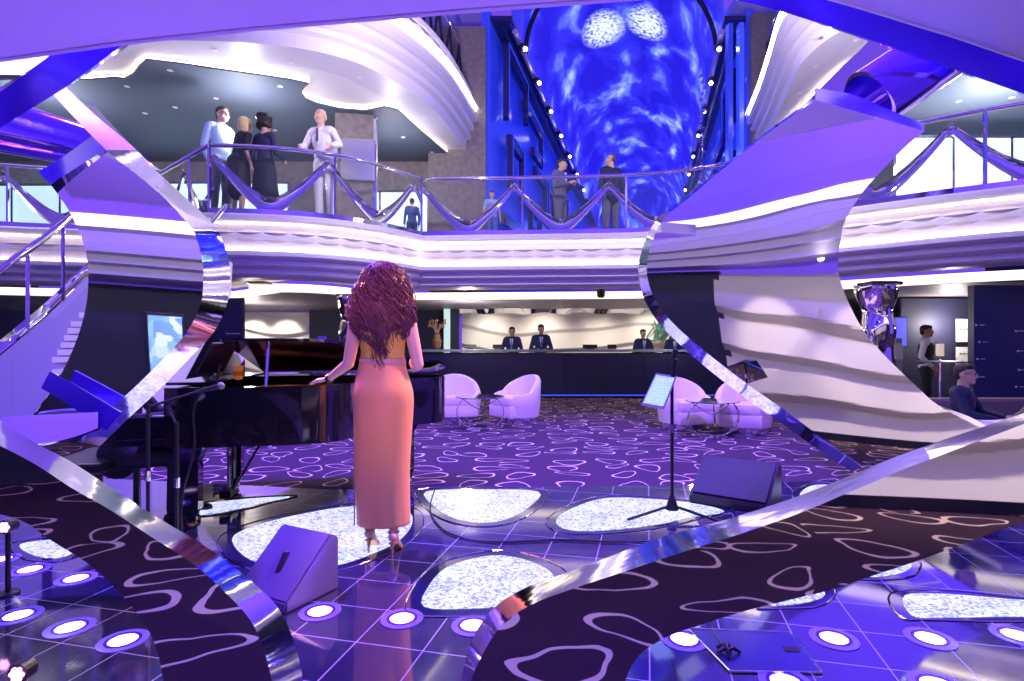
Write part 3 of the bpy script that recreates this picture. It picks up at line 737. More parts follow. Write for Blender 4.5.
inset('half moon crystal inset at the carpet edge beside the singer', [(426, 492), (480, 490), (538, 492), (528, 508), (505, 520), (480, 523), (455, 519), (436, 508)], 1.08)
inset('dome shaped crystal inset in front of the singer', [(424, 607), (428, 588), (444, 570), (470, 560), (500, 556), (530, 562), (552, 574), (548, 590), (520, 604), (470, 609)], 1.1)
inset('pointed crystal leaf inset under the foot of the sheet music stand', [(556, 522), (566, 512), (590, 502), (615, 498), (660, 500), (700, 505), (724, 512), (690, 518), (650, 526), (600, 531), (568, 530)], 1.05)
inset('long narrow crystal inset at the far right of the floor', [(905, 596), (950, 595), (1010, 600), (1060, 604), (1060, 616), (1000, 617), (940, 618), (912, 616)], 1.04)
inset('narrow crystal strip inset under the piano', [(188, 515), (200, 505), (240, 500), (290, 497), (260, 504), (220, 513)], 1.05)
inset('small crystal inset peeking from behind the long lower right ribbon', [(862, 576), (880, 568), (905, 562), (912, 566), (902, 573), (880, 577)], 1.15)
inset('crystal corner inset at the tip of the left carpet reflection', [(20, 545), (60, 540), (80, 548), (60, 558), (35, 556)], 1.1)
inset('small crystal inset under the left edge of the long lower right ribbon', [(770, 606), (795, 596), (822, 592), (822, 598), (800, 604)], 1.15)
inset('small crystal inset beside the dark floor monitor', [(800, 494), (812, 486), (832, 486), (836, 496), (820, 504), (804, 503)], 1.1)
# ================================================================== round in-ground uplights
def glow_mat():
    m = mat('uplight_led_lens', (1, .9, 1), .3); g = NT(m)
    tc = g.n('TexCoord'); vo = g.n('TexVoronoi'); vo.inputs['Scale'].default_value = 38; g.l(tc.outputs['Object'], vo.inputs['Vector'])
    f = g.math('LESS_THAN', vo.outputs['Distance'], .42)
    g.l(g.mix(f, (.75, .35, 1), (1, .88, 1)), g.b.inputs['Emission Color']); g.b.inputs['Emission Strength'].default_value = 5
    return m
M['lens'] = glow_mat()
M['frost'] = mat('frosted_blue_collar', (.2, .15, .9), .25, emit=(.16, .08, 1), es=.3)
def uplight():
    r = empty('floor_uplight')
    MB().lathe([(.096, 0), (.098, .004), (.070, .005), (.070, .001)], n=32).build('collar', M['frost'], r)
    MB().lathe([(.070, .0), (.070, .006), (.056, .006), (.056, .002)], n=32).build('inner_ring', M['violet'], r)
    MB().lathe([(.056, .003), (.03, .005), (.0001, .0055)], n=32).build('lens', M['lens'], r)
    l = bpy.data.lights.new('uplight_beam', 'SPOT'); l.energy = 34; l.color = (.24, .08, 1); l.spot_size = R(100); l.spot_blend = 1; l.shadow_soft_size = .03
    lo = bpy.data.objects.new('uplight_beam', l); COL.objects.link(lo); lo.parent = r; lo.location = (0, 0, .03); lo.rotation_euler = (pi, 0, 0)
    return r
ups = [((320, 612), 'glowing round uplight beside the purple floor monitor'), ((402, 619), 'glowing round uplight in the floor in front of the singer'), ((473, 626), 'glowing round uplight half hidden at the left tip of the long lower right ribbon'),
       ((18, 616), 'glowing round uplight at the left picture edge, second row'), ((70, 628), 'glowing round uplight just left of the lower left ribbon, nearer row'), ((123, 641), 'glowing round uplight closest to the lower left ribbon'),
       ((76, 579), 'glowing round uplight in the back row left of the lower left ribbon'), ((30, 570), 'glowing round uplight in the back row beside the small post'), ((0, 560), 'glowing round uplight cut by the left picture edge, back row'),
       ((834, 639), 'glowing round uplight right of the cable hatch'), ((930, 639), 'glowing round uplight middle of the row at bottom right'), ((1017, 636), 'glowing round uplight at the right picture edge'),
       ((684, 640), 'round uplight under the long lower right ribbon beside the cable hatch'), ((786, 683), 'round uplight cut by the bottom edge right of the hatch'), ((938, 686), 'round uplight cut by the bottom edge at bottom right')]
u0 = None
for (px, lb) in ups:
    o = uplight() if u0 is None else copy_tree(u0)
    if u0 is None: u0 = o
    p = G(*px); o.location = (p.x, p.y, .0); tag(o, lb, 'uplight', 'round floor uplights')
# small lamp heads at bottom left
def mini(px, D, lb):
    p = P3(px[0], px[1], D); r = empty('stage_lamp', (p.x, p.y, 0), label=lb, cat='stage lamp')
    z = p.z
    MB().lathe([(.05, 0), (.05, .01), (.012, .015), (.012, z - .03)], n=16).build('stem', M['black'], r)
    MB().tube([(0, .03, z), (0, -.02, z)], .035, 16).build('housing', M['black'], r)
    mb = MB(); 
    for k in range(6): mb.ball((.018 * cos(k * pi / 3), -.022, z + .018 * sin(k * pi / 3)), .009, 8, 6)
    mb.ball((0, -.022, z), .009, 8, 6)
    mb.build('led_cluster', mat('pink_led', (1, .5, .9), .4, emit=(1, .35, .95), es=6), r)
mini((22, 671), 2.05, 'small pink LED lamp head at the bottom left corner'); mini((8, 526), 2.9, 'small pink LED lamp head at the left edge above the tiles')
# cable hatch in the floor
c = [G(688, 630), G(790, 634), G(822, 674), G(730, 673)]
r = empty('floor_hatch', (0, 0, 0), label='square metal cable hatch with a finger slot in the blue tiles', cat='floor hatch')
MB().slab([p + Vector((0, 0, .001)) for p in c], (0, 0, .006)).build('cover', mat('hatch_steel', (.08, .08, .28), .2, .6), r)
mb = MB()
for i in range(4): mb.tube([c[i] + Vector((0, 0, .007)), c[(i + 1) % 4] + Vector((0, 0, .007))], .005, 6)
mb.build('frame', M['chrome'], r)
q = [G(782, 648), G(796, 649), G(800, 654), G(785, 653)]
MB().slab([p + Vector((0, 0, .008)) for p in q], (0, 0, .002)).build('finger_slot', M['black'], r)
r = empty('cable_plug', tuple(G(728, 655)), label='dark cable plugs tangled on the corner of the floor hatch', cat='plug')
for k in range(5):
    a = k * 1.1; MB().tube([(0, 0, .02), (.02 * cos(a), .03 * sin(a), .03), (.05 * cos(a), .05 * sin(a), .012)], [.006, .01, .006], 8).build('plug', M['black'], r)
o = MB().tube([tuple(p) for p in catmull([G(z[0], z[1]) + Vector((0, 0, .008)) for z in ((714, 620), (712, 632), (722, 645), (728, 655))], 6)], .004, 6).build('power_cable', M['black']); tag(o, 'short cable leading to the plugs on the floor hatch', 'cable')
# cable across the stage floor
pts = [(435, 490), (430, 510), (440, 528), (460, 538), (500, 543), (560, 541), (610, 543), (660, 541), (700, 530)]
o = MB().tube(catmull([G(*p) + Vector((0, 0, .008)) for p in pts], 8), .006, 6).build('floor_cable', M['black']); tag(o, 'thin black cable wandering across the stage floor behind the singer', 'cable')

# ================================================================== stage monitors
M['perf'] = mat('speaker_grille_mesh', (.010, .010, .04), .5, .1, bump=.6, nscale=160)
def wedge(name_lb, w, d, h, loc, rz, tilt=.45, handle=True, face=None, grille=False):
    r = empty('floor_monitor', loc, rz, label=name_lb, cat='speaker', group='wedge floor monitors')
    prof = [(-d / 2, 0), (d / 2, 0), (d / 2, h * .35), (d * .05, h), (-d / 2, h * .55)]
    prof = [(-d / 2, 0), (d / 2, 0), (d / 2, h * .9), (d * .32, h), (-d / 2, h * .18)]
    mb = MB(); a = [mb.v((-w / 2, y, z)) for y, z in prof]; b = [mb.v((w / 2, y, z)) for y, z in prof]
    mb.face(a); mb.face(b[::-1])
    for i in range(5): mb.face([a[i], b[i], b[(i + 1) % 5], a[(i + 1) % 5]])
    bmesh.ops.recalc_face_normals(mb.bm, faces=mb.bm.faces[:]); bmesh.ops.bevel(mb.bm, geom=mb.bm.edges[:], offset=.008, segments=2, affect='EDGES')
    mb.build('cabinet', face or M['black'], r)
    if grille:
        n_ = Vector((0, -(h - h * .18), d * .82)).normalized()
        c_ = [Vector((x, y, z)) for x, y, z in ((-w / 2 + .02, -d / 2 + .02, h * .18 + .02), (w / 2 - .02, -d / 2 + .02, h * .18 + .02), (w / 2 - .02, d * .30, h - .02), (-w / 2 + .02, d * .30, h - .02))]
        MB().slab([p + n_ * .004 for p in c_], n_ * .012).build('grille', M['perf'], r)
        MB().box((-w / 2 - .002, 0, h * .45), (.006, .02, .07), rx=-.7).build('badge', M['chrome'], r)
    if handle:
        mb = MB(); mb.box((.0, -d * .1 - .0, h * .53 + .010), (.04, .12, .02), rx=.75, rz=.35, bev=.009); mb.build('handle_recess', M['black'], r)
    return r
p = G(283, 604); wedge('purple lit wedge monitor with handle hole on the floor beside the lower left ribbon', .36, .34, .30, (p.x - .02, p.y + .12, 0), R(-28), handle=True, face=mat('violet_grey_cabinet', (.16, .12, .30), .5))
p = G(748, 512); wedge('dark wedge monitor with mesh grille behind the long lower right ribbon', .60, .42, .34, (p.x, p.y + .25, 0), R(-38), handle=False, grille=True)
# ================================================================== glass balustrade of deck one
EG = offset_path(E1, .10)
rail_z = 4.38
glassm = M['glass']
def rail_run(lb, idx0, idx1, post=True):
    P = EG[idx0:idx1 + 1]; r = empty('glass_railing', (0, 0, 0), label=lb, cat='railing', group='glass balustrades of the balcony')
    mb = MB(); mb.tube([(p.x, p.y, rail_z) for p in P], .035, 10); mb.build('handrail', M['chrome'], r, smooth=True)
    mb = MB(); mb.sweep([[(p.x, p.y, 3.36), (p.x, p.y, rail_z - .03)] for p in P]); o = mb.build('glass_panel', glassm, r, smooth=True, fix=False)
    sol = o.modifiers.new('thickness', 'SOLIDIFY'); sol.thickness = .015
    mb = MB(); mb.sweep([[(p.x, p.y - .03, 3.29), (p.x, p.y - .03, 3.40), (p.x, p.y + .03, 3.40), (p.x, p.y + .03, 3.29)] for p in P]); mb.build('base_shoe', M['chrome'], r, fix=False)
    # zigzag steel ribbon behind the glass
    L = [0]
    for a, b in zip(P, P[1:]): L.append(L[-1] + (b - a).length)
    def at(s):
        for i in range(len(P) - 1):
            if s <= L[i + 1] or i == len(P) - 2:
                t = (s - L[i]) / max(1e-6, L[i + 1] - L[i]); return P[i].lerp(P[i + 1], t)
    n = max(2, int(L[-1] / .17)); mb = MB(); rows = []
    for i in range(n * 3 + 1):
        s = L[-1] * i / (n * 3); q = at(s); ph = s / 1.75
        f = ph - math.floor(ph); tri = abs(2 * f - 1)
        z = 3.46 + .80 * (tri ** 1.35 if tri < .96 else .96)
        wd = .15 + .15 * (1 - tri); rows.append([(q.x, q.y + .10, z + wd / 2), (q.x, q.y + .16 + .05 * tri, z), (q.x, q.y + .10, z - wd / 2)])
    mb.sweep(rows); o = mb.build('zigzag_ribbon', M['mirror'], r, smooth=True, fix=False)
    if post:
        s = .0; k = 0
        while s < L[-1]:
            q = at(s); MB().box((q.x, q.y, 3.84), (.035, .035, 1.02)).build('post', M['chrome'], r); s += 1.9; k += 1
    return r
ic = min(range(len(EG)), key=lambda i: (EG[i] - Vector((-4.7, 8.85))).length)
ik = min(range(len(EG)), key=lambda i: (EG[i] - Vector((-1.62, 10.7))).length)
ir = min(range(len(EG)), key=lambda i: (EG[i] - Vector((3.2, 9.9))).length)
rail_run('glass balustrade going back at the far left of the balcony', 6, ic); rail_run('curved glass balustrade in front of the man in the white suit', ic, ik)
rail_run('straight glass balustrade in front of the blue gallery', ik, ir); rail_run('curved glass balustrade on the right of the balcony', ir, len(EG) - 4)
# upper deck balustrade glimpses
for E, lb in ((E2, 'upper left balustrade above the lit fascia'), (E3, 'upper right balustrade above the lit fascia')):
    r = empty('glass_railing', label=lb, cat='railing')
    Q = offset_path(E, .1)
    MB().tube([(p.x, p.y, 8.0) for p in Q], .04, 8).build('handrail', M['chrome'], r)
    o = MB().sweep([[(p.x, p.y, 7.05), (p.x, p.y, 7.97)] for p in Q]).build('glass_panel', glassm, r, fix=False)
    mb = MB()
    for i in range(0, len(Q) - 2, 2): mb.tube([(Q[i].x, Q[i].y, 7.05), (Q[i + 1].x, Q[i + 1].y, 7.95), (Q[i + 2].x, Q[i + 2].y, 7.05)], .03, 6)
    mb.build('zigzag_ribbon', M['black'], r)
# pillar behind the man in the white suit
r = empty('deck_pillar', (-3.0, 11.0, 3.29), R(8), label='square grey wood pillar with a silver panel behind the man in the white suit', cat='pillar')
MB().box((0, 0, 1.2), (.72, .6, 2.42)).build('shaft', M['wood'], r)
MB().box((.06, -.33, 1.45), (.62, .10, .78), bev=.01).build('silver_panel', mat('silver_panel', (.55, .55, .62), .25, .8), r)
MB().box((-.42, -.36, 1.62), (.26, .12, .42), bev=.01).build('wall_box', mat('grey_box', (.3, .3, .36), .4), r)
MB().box((.37, -.3, 1.2), (.05, .05, 2.4)).build('corner_strip', M['chrome'], r)
# downlights
def downlight(x, y, z, lb, grp):
    r = empty('downlight', (x, y, z), label=lb, cat='ceiling light', group=grp)
    MB().lathe([(.030, 0), (.044, -.004), (.046, -.010), (.031, -.012)], n=16).build('ring', M['white'], r)
    MB().lathe([(.030, -.006), (.0001, -.009)], n=16).build('lens', M['down'], r)
def CP(px, py, z): D = (z - 1.27) * F / (HY - py); return ((px - 512) / F * D, D, z)
for px, py in ((359, 77), (399, 97), (424, 117), (441, 133), (455, 147), (291, 62), (214, 50)): downlight(*CP(px, py, 5.69), 'small bright downlight in the pale soffit of the upper left deck', 'downlights of the upper left soffit')
for px, py in ((816, 66), (815, 38), (800, 93), (788, 112), (857, 40)): downlight(*CP(px, py, 5.69), 'small bright downlight in the pale soffit of the upper right deck', 'downlights of the upper right soffit')
for px, py in ((170, 70), (127, 86), (216, 98), (175, 107), (280, 86), (145, 113), (375, 118), (403, 137), (432, 152), (275, 130)): downlight(*CP(px, py, 5.615), 'tiny downlight in the slate blue ceiling of the left deck', 'downlights of the slate ceiling')
for px, py in ((959, 101), (995, 84), (1012, 97)): downlight(*CP(px, py, 5.615), 'tiny downlight in the slate blue ceiling of the right deck', 'downlights of the right slate ceiling')
for px, py in ((470, 301), (560, 300), (640, 300), (245, 303), (276, 300), (305, 304), (985, 289), (1000, 297), (942, 306), (920, 300)): downlight(*CP(px, py, 2.235), 'tiny downlight in the low taupe ceiling over the lobby', 'downlights of the lobby ceiling')
# speaker hanging at the cove
p = P3(601, 291, 11.8); r = empty('ceiling_speaker', tuple(p), label='small black speaker hanging under the balcony cove', cat='speaker')
MB().lathe([(.06, -.14), (.085, -.10), (.10, .06), (.09, .10)], n=12).build('body', M['black'], r); MB().tube([(0, 0, .1), (0, 0, .22)], .012, 6).build('bracket', M['black'], r)
for px, lb in ((259, 'flat ceiling vent under the left balcony'), (352 + 0, 'flat ceiling vent near the chrome column'), (878, 'flat ceiling vent above the right chrome column')):
    p = P3(px, 283, 10.2 if px < 800 else 8.3); o = MB().box(tuple(p), (.35, .3, .03)).build('ceiling_vent', M['black']); tag(o, lb, 'vent')

# ================================================================== lighting trusses along the vault and wall reliefs
def truss(side, lb):
    r = empty('light_truss', label=lb, cat='light truss')
    X = lambda y: cx(y) + side * 2.42
    MB().tube([(X(13.3), 13.3, VS - .1), (X(35), 35, VS - .1)], .07, 8).build('bar', mat('pink_bar' if side < 0 else 'lavender_bar', (.55, .42, .6), .3, .5), r)  # both bars share one even mauve colour
    mb = MB(); mb.tube([(X(13.3) + side * .28, 13.3, VS + .02), (X(35) + side * .28, 35, VS + .02)], .06, 8).build('rail', M['bluedark'], r)
    for k in range(8):
        y = 13.9 + k * 1.7 + k * k * .06
        s = MB().tube([(X(y), y, VS - .12), (X(y) - side * .1, y - .28, VS - .34)], .09, 10).build('spot_head', M['black'], r)
        MB().ball((X(y) - side * .105, y - .30, VS - .36), .05, 10, 6).build('lens', M['down'], s)
truss(-1, 'truss of spot lamps along the left edge of the blue vault'); truss(1, 'truss of spot lamps along the right edge of the blue vault')
def relief(side, y, z, pts, lb):
    X = XL if side < 0 else XR
    r = empty('wall_relief', label=lb, cat='wall relief', group='maze like reliefs on the gallery walls')
    P = [(X(y + a) - side * .10, y + a, z + b) for a, b in pts]
    mb = MB()
    for p, q in zip(P, P[1:]):
        p, q = Vector(p), Vector(q); d = norm(q - p) * .10; up = Vector((1, 0, 0)).cross(d).normalized() * .13
        mb.slab([p - d + up, q + d + up, q + d - up, p - d - up], (-side * .14, 0, 0))
    mb.build('maze_bar', M['bluedark'], r)
    mb = MB()
    for p, q in zip(P, P[1:]): mb.tube([Vector(p) + Vector((-side * .15, 0, .14)), Vector(q) + Vector((-side * .15, 0, .14))], .015, 6)
    mb.build('light_edge', M['bluetrim'], r)
shapes = [[(0, 0), (0, 1.6), (2.2, 1.6), (2.2, .7)], [(0, 0), (1.6, 0), (1.6, -1.1), (3.2, -1.1)], [(0, 0), (0, 1.1), (1.3, 1.1), (1.3, 0), (3.4, 0)], [(0, 0), (2.4, 0), (2.4, -.9), (1.2, -.9)], [(0, 0), (0, -1.4), (2.0, -1.4)]]
wh = [(13.9, 6.9, 0), (14.3, 5.3, 2), (13.7, 4.3, 3), (17.5, 6.6, 1), (16.8, 5.4, 4), (19.5, 5.6, 2), (21.8, 7.3, 3), (22.6, 4.6, 0), (26.5, 6.4, 1), (18.2, 3.9, 2), (16.0, 8.0, 3), (28.5, 5.2, 2)]
ds = ['nearest the front at the top', 'at mid height near the pier', 'low at the front', 'in the second bay high up', 'in the second bay at mid height', 'in the third bay', 'high in the fourth bay', 'low in the fourth bay', 'far along the wall', 'low in the second bay', 'just under the truss', 'farthest along the wall']
for (y, z, k), d in zip(wh, ds): relief(-1, y, z, shapes[k], 'dark maze relief on the blue left gallery wall, ' + d)
for (y, z, k), d in list(zip(wh, ds))[:6]: relief(1, y + .3, z, shapes[(k + 2) % 5], 'dark maze relief on the blue right gallery wall, ' + d)
# vertical blue fins and chain light right of the vault
for k, x in enumerate((4.98, 5.22)):
    o = MB().box((x, 13.05 - k * .03, 5.9), (.10, .2, 5.4)).build('light_fin', M['bluetrim'] if k else M['bluewall']); tag(o, ('narrow' if k else 'wide') + ' blue lit vertical fin at the right side of the gallery opening', 'light fin')
r = empty('bead_pendant', (4.55, 13.6, 4.2), label='hanging chain of crystal beads right of the vault', cat='pendant')
mb = MB()
for k in range(26): mb.ball((.04 * sin(k * 1.7), 0, .14 * k), .045, 6, 4)
mb.build('crystal_beads', M['mirror'], r); MB().tube([(0, 0, 0), (0, 0, 4.3)], .006, 6).build('cord', M['chrome'], r)

# ================================================================== staircase at the left
r = empty('staircase', (0, 0, 0), label='curved glass sided staircase with violet stringer at the left edge', cat='staircase')
def SP(px, py, D): return P3(px, py, D)
st_a = [(-80, 428), (0, 356), (45, 318), (88, 276), (120, 243)]; st_b = [(-80, 530), (0, 446), (45, 385), (88, 325), (118, 283)]
Ds = [5.2, 5.6, 6.0, 6.5, 6.9]
A = [SP(*p, d) for p, d in zip(st_a, Ds)]; B = [SP(*p, d) for p, d in zip(st_b, Ds)]
bk = Vector((.55, 1.5, 0))
MB().sweep([[a, b, b + Vector((.03, .1, 0)), a + Vector((.03, .1, 0))] for a, b in zip(A, B)], close=True).build('stringer', mat('violet_grey_stringer', (.30, .24, .62), .4), r)
A2 = [p + Vector((0, -.02, .0)) for p in A]; C2 = [p + Vector((0, -.02, .14)) for p in A]
MB().sweep([[a, c, c + Vector((.02, .1, 0))] for a, c in zip(A2, C2)]).build('stringer_cap', M['edge'], r, smooth=True, fix=False)
H = [p + Vector((0, 0, .85)) for p in A]
MB().tube(catmull(H, 5), .035, 8).build('handrail', M['chrome'], r, smooth=True)
H2 = [p + bk for p in H]; MB().tube(catmull(H2, 5), .035, 8).build('handrail', M['chrome'], r, smooth=True)
MB().sweep([[a + Vector((0, 0, .1)), h] for a, h in zip(catmull(A, 5), catmull(H, 5))]).build('glass_panel', glassm, r, fix=False)
MB().sweep([[a + Vector((0, 0, .1)) + bk, h + bk] for a, h in zip(catmull(A, 5), catmull(H, 5))]).build('glass_panel', glassm, r, fix=False)
C = [p.lerp(q, t / 5) for p, q in zip(A, A[1:]) for t in range(5)] + [A[-1]]
for i in range(len(C) - 1):
    a, b = C[i], C[i + 1]; mb = MB()
    mb.slab([a + Vector((0, .13, -.02)), Vector((b.x, b.y, a.z - .02)) + Vector((0, .13, 0)), Vector((b.x, b.y, a.z - .02)) + bk, a + bk + Vector((0, 0, -.02))], (0, 0, -.06)); mb.build('step', M['white'], r)
    if i % 4 == 0: MB().tube([a, a + Vector((0, 0, .85))], .02, 6).build('baluster', M['chrome'], r)
MB().sweep([[a + bk, b + bk, b + bk + Vector((.03, .1, 0)), a + bk + Vector((.03, .1, 0))] for a, b in zip(A, B)], close=True).build('stringer', M['white'], r)
# potted palm behind the stairs
r = empty('potted_palm', (-6.9, 10.6, 0), label='dark potted palm behind the violet stringer of the stairs', cat='plant')
MB().lathe([(.0001, .02), (.24, .02), (.30, .45), (.27, .45), (.2, .4), (.0001, .4)], n=20).build('pot', M['black'], r)
gm = mat('palm_green', (.02, .09, .035), .5); mb = MB()
for k in range(34):
    a = random.uniform(0, 2 * pi); h = random.uniform(.5, 1.1); L_ = random.uniform(.6, 1.0); pr = []
    for i in range(7):
        t = i / 6; rr = L_ * t; z = .45 + h * sin(t * 2.2) * 1.0; pr.append((Vector((rr * cos(a), rr * sin(a), z)), .055 * sin(pi * min(1, t + .08)) + .004))
    side = Vector((-sin(a), cos(a), 0)); mb.sweep([[p - side * w_ - Vector((0, 0, w_ * .4)), p, p + side * w_ - Vector((0, 0, w_ * .4))] for p, w_ in pr])
mb.build('fronds', gm, r, fix=False)
# ================================================================== people
def capsule(bm, a, b, ra, rb, n=12, flat=1.0, fdir=None):
    a, b = Vector(a), Vector(b); t = b - a; L = t.length
    if L < 1e-5: t = Vector((0, 0, 1)); L = 1e-5
    t = t / t.length
    up = Vector(fdir) if fdir is not None else (Vector((0, 1, 0)) if abs(t.y) < .9 else Vector((1, 0, 0)))
    u = (up - t * up.dot(t)).normalized(); v = t.cross(u)
    rings = []
    for k in range(1, 4):
        an = pi / 2 * k / 4; rings.append((a - t * ra * cos(an), ra * sin(an)))
    for k in range(0, 4): rings.append((a.lerp(b, k / 3), ra + (rb - ra) * k / 3))
    for k in range(3, 0, -1):
        an = pi / 2 * k / 4; rings.append((b + t * rb * cos(an), rb * sin(an)))
    vs = [[bm.verts.new(c + (u * cos(2 * pi * j / n) * flat + v * sin(2 * pi * j / n)) * r) for j in range(n)] for c, r in rings]
    for i in range(len(vs) - 1):
        for j in range(n): bm.faces.new([vs[i][j], vs[i][(j + 1) % n], vs[i + 1][(j + 1) % n], vs[i + 1][j]])
    bm.faces.new(vs[0][::-1]); bm.faces.new(vs[-1])
def ell(bm, c, r, rx=0, ry=0, rz=0):
    Mx = Matrix.Translation(c) @ Matrix.Rotation(rz, 4, 'Z') @ Matrix.Rotation(ry, 4, 'Y') @ Matrix.Rotation(rx, 4, 'X') @ Matrix.Diagonal((*r, 1))
    bmesh.ops.create_uvsphere(bm, u_segments=16, v_segments=10, radius=1, matrix=Mx)
def blob(name, shapes, m, par, voxel=.011, it=3):
    bm = bmesh.new()
    for s in shapes:
        if s[0] == 'c': capsule(bm, *s[1:])
        else: ell(bm, *s[1:])
    bmesh.ops.recalc_face_normals(bm, faces=bm.faces[:])
    me = bpy.data.meshes.new(name); bm.to_mesh(me); bm.free()
    o = link(name, me, m, par)
    rm = o.modifiers.new('union', 'REMESH'); rm.mode = 'VOXEL'; rm.voxel_size = voxel; rm.use_smooth_shade = True
    sm = o.modifiers.new('smooth', 'SMOOTH'); sm.iterations = it; sm.factor = .5
    return o
V = Vector
def hand(sh, wr, d, palm_n, side, s=1.0, curl=.5):
    "palm, four unequal bent fingers, thumb from the side of the palm. d = finger direction, palm_n = palm normal, side = thumb side"
    d = norm(V(d)); n_ = norm(V(palm_n) - d * V(palm_n).dot(d)); sd = d.cross(n_) * side
    pc = V(wr) + d * .045 * s
    sh.append(('c', V(wr), V(wr) + d * .075 * s, .024 * s, .036 * s, 12, .5, tuple(n_)))
    for k, L in enumerate((.068, .076, .070, .055)):
        o = sd * (.027 - .018 * k) * s; b0 = V(wr) + d * .085 * s + o
        b1 = b0 + (d - n_ * curl * -.35).normalized() * L * .5 * s; b2 = b1 + (d + n_ * curl).normalized() * L * .5 * s
        sh.append(('c', b0 - d * .02 * s, b1, .0088 * s, .0082 * s, 8)); sh.append(('c', b1, b2, .0082 * s, .0066 * s, 8))
    t0 = V(wr) + d * .025 * s + sd * .026 * s; t1 = t0 + (sd * .7 + d * .8).normalized() * .036 * s; t2 = t1 + (d + sd * .15 + n_ * .3).normalized() * .028 * s
    sh.append(('c', t0, t1, .0115 * s, .0095 * s, 8)); sh.append(('c', t1, t2, .0095 * s, .008 * s, 8))
SK = mat('skin_fair', (.62, .38, .28), .5); SK2 = mat('skin_tan', (.48, .27, .18), .5)
STD = dict(pel=(0, 0, .95), che=(0, .0, 1.27), nek=(0, .015, 1.47), hed=(0, -.015, 1.63),
           shL=(.175, .01, 1.42), elL=(.235, .03, 1.13), wrL=(.24, -.07, .90), shR=(-.175, .01, 1.42), elR=(-.235, .03, 1.13), wrR=(-.24, -.07, .90),
           hiL=(.09, 0, .93), knL=(.10, -.02, .50), anL=(.10, .02, .09), hiR=(-.09, 0, .93), knR=(-.10, -.02, .50), anR=(-.10, .02, .09))
def person(label, loc, rz, H=1.75, pose={}, top=('long', None), legs=('trousers', None), hair=('short', (.03, .02, .015)), skin=None, glasses=False, face=None, tie=None,
           group=None, shirt=None, voxel=.011, vest=None, yaw=0, cushion=0, seat_z=None, fem=False, hd=(0, -.3, -1)):
    s = H / 1.75; J = {k: V(v) for k, v in {**STD, **pose}.items()}
    if fem:
        for k in ('shL', 'shR'): J[k] = V((J[k].x * .88, J[k].y, J[k].z))
    r = empty('person', loc, rz, label=label, cat='person', group=group); r.scale = (s, s, s)
    sk = skin or SK; hed = J['hed']; R_ = Matrix.Rotation(yaw, 3, 'Z')
    hx = lambda x, y, z: hed + R_ @ V((x, y, z))
    b = []
    # head: skull, jaw, brow, nose, lips, ears
    b += [('e', hx(0, .012, .03), (.077, .094, .092)), ('e', hx(0, -.030, -.035), (.060, .062, .080)), ('e', hx(0, -.062, -.085), (.032, .030, .026)),
          ('c', hx(0, -.088, .015), hx(0, -.108, -.022), .011, .016, 8), ('c', hx(-.02, -.082, -.058), hx(.02, -.082, -.058), .009, .009, 8),
          ('c', hx(-.045, -.070, .030), hx(.045, -.070, .030), .014, .014, 8)]
    for sx in (-1, 1): b += [('e', hx(sx * .079, .005, -.005), (.011, .02, .033)), ('e', hx(sx * .040, -.062, -.025), (.026, .026, .026))]
    nek = J['nek']; b += [('c', nek - V((0, 0, .06)), hed + V((0, .02, -.05)), .060, .052), ]
    k = .86 if fem else 1
    torso = [('c', J['shL'].lerp(J['shR'], .12), J['shR'].lerp(J['shL'], .12), .068 * k, .068 * k), ('e', J['che'] + V((0, 0, .03)), (.165 * k, .105 * k, .20)),
             ('e', J['che'].lerp(J['pel'], .6), (.135 * k, .10, .19)), ('e', J['pel'], (.165, .115, .13)), ('c', nek - V((0, 0, .02)), J['che'], .07, .10)]
    b += torso
    for S_, sg in (('L', 1), ('R', -1)):
        sh_, el_, wr_ = J['sh' + S_], J['el' + S_], J['wr' + S_]
        b += [('c', sh_, el_, .052 * k, .040 * k), ('c', el_, wr_, .038 * k, .026 * k)]
        d = J.get('hd' + S_) or norm(wr_ - el_); hand(b, wr_, d, J.get('hn' + S_) or V((-sg, 0, 0)), sg * 1.0, .95 * k)
        hi, kn, an = J['hi' + S_], J['kn' + S_], J['an' + S_]
        b += [('c', hi, kn, .088 * k, .055), ('c', kn, an, .055, .036), ]
        fd = J.get('fd' + S_) or V((0, -1, 0)); ft = V(fd)
        b += [('c', an + V((0, 0, -.045)) + ft * -.03, an + V((0, 0, -.06)) + ft * .13, .034, .028)]
    blob('body', b, sk, r, voxel)
    grow = .014
    if top[0]:
        t_ = [('e',) + (V(x[1]), tuple(q + grow for q in x[2])) if x[0] == 'e' else ('c', x[1], x[2], x[3] + grow, x[4] + grow) for x in torso[:4]]
        t_ += [('c', nek + V((0, 0, -.045)), J['che'], .075, .11)]
        for S_ in 'LR':
            sh_, el_, wr_ = J['sh' + S_], J['el' + S_], J['wr' + S_]
            t_ += [('c', sh_, el_ if top[0] != 'short' else sh_.lerp(el_, .6), .060 * k, .050 * k)]
            if top[0] in ('long', 'jacket'): t_ += [('c', el_, el_.lerp(wr_, .93), .048 * k, .038 * k)]
        if top[0] == 'jacket': t_ += [('e', J['pel'] + V((0, 0, -.03)), (.185, .14, .17)), ('e', J['che'].lerp(J['pel'], .5), (.165, .125, .2))]
        if top[0] == 'dress':
            mid = (J['anL'] + J['anR']) / 2; t_ += [('c', J['pel'], V((J['pel'].x, J['pel'].y, .55)), .17, .20), ('e', V((J['pel'].x, J['pel'].y, .52)), (.2, .16, .1))]
        nm = {'jacket': 'suit_jacket', 'dress': 'dress', 'long': 'shirt', 'short': 'top'}[top[0]]
        blob(nm, t_, top[1], r, voxel)
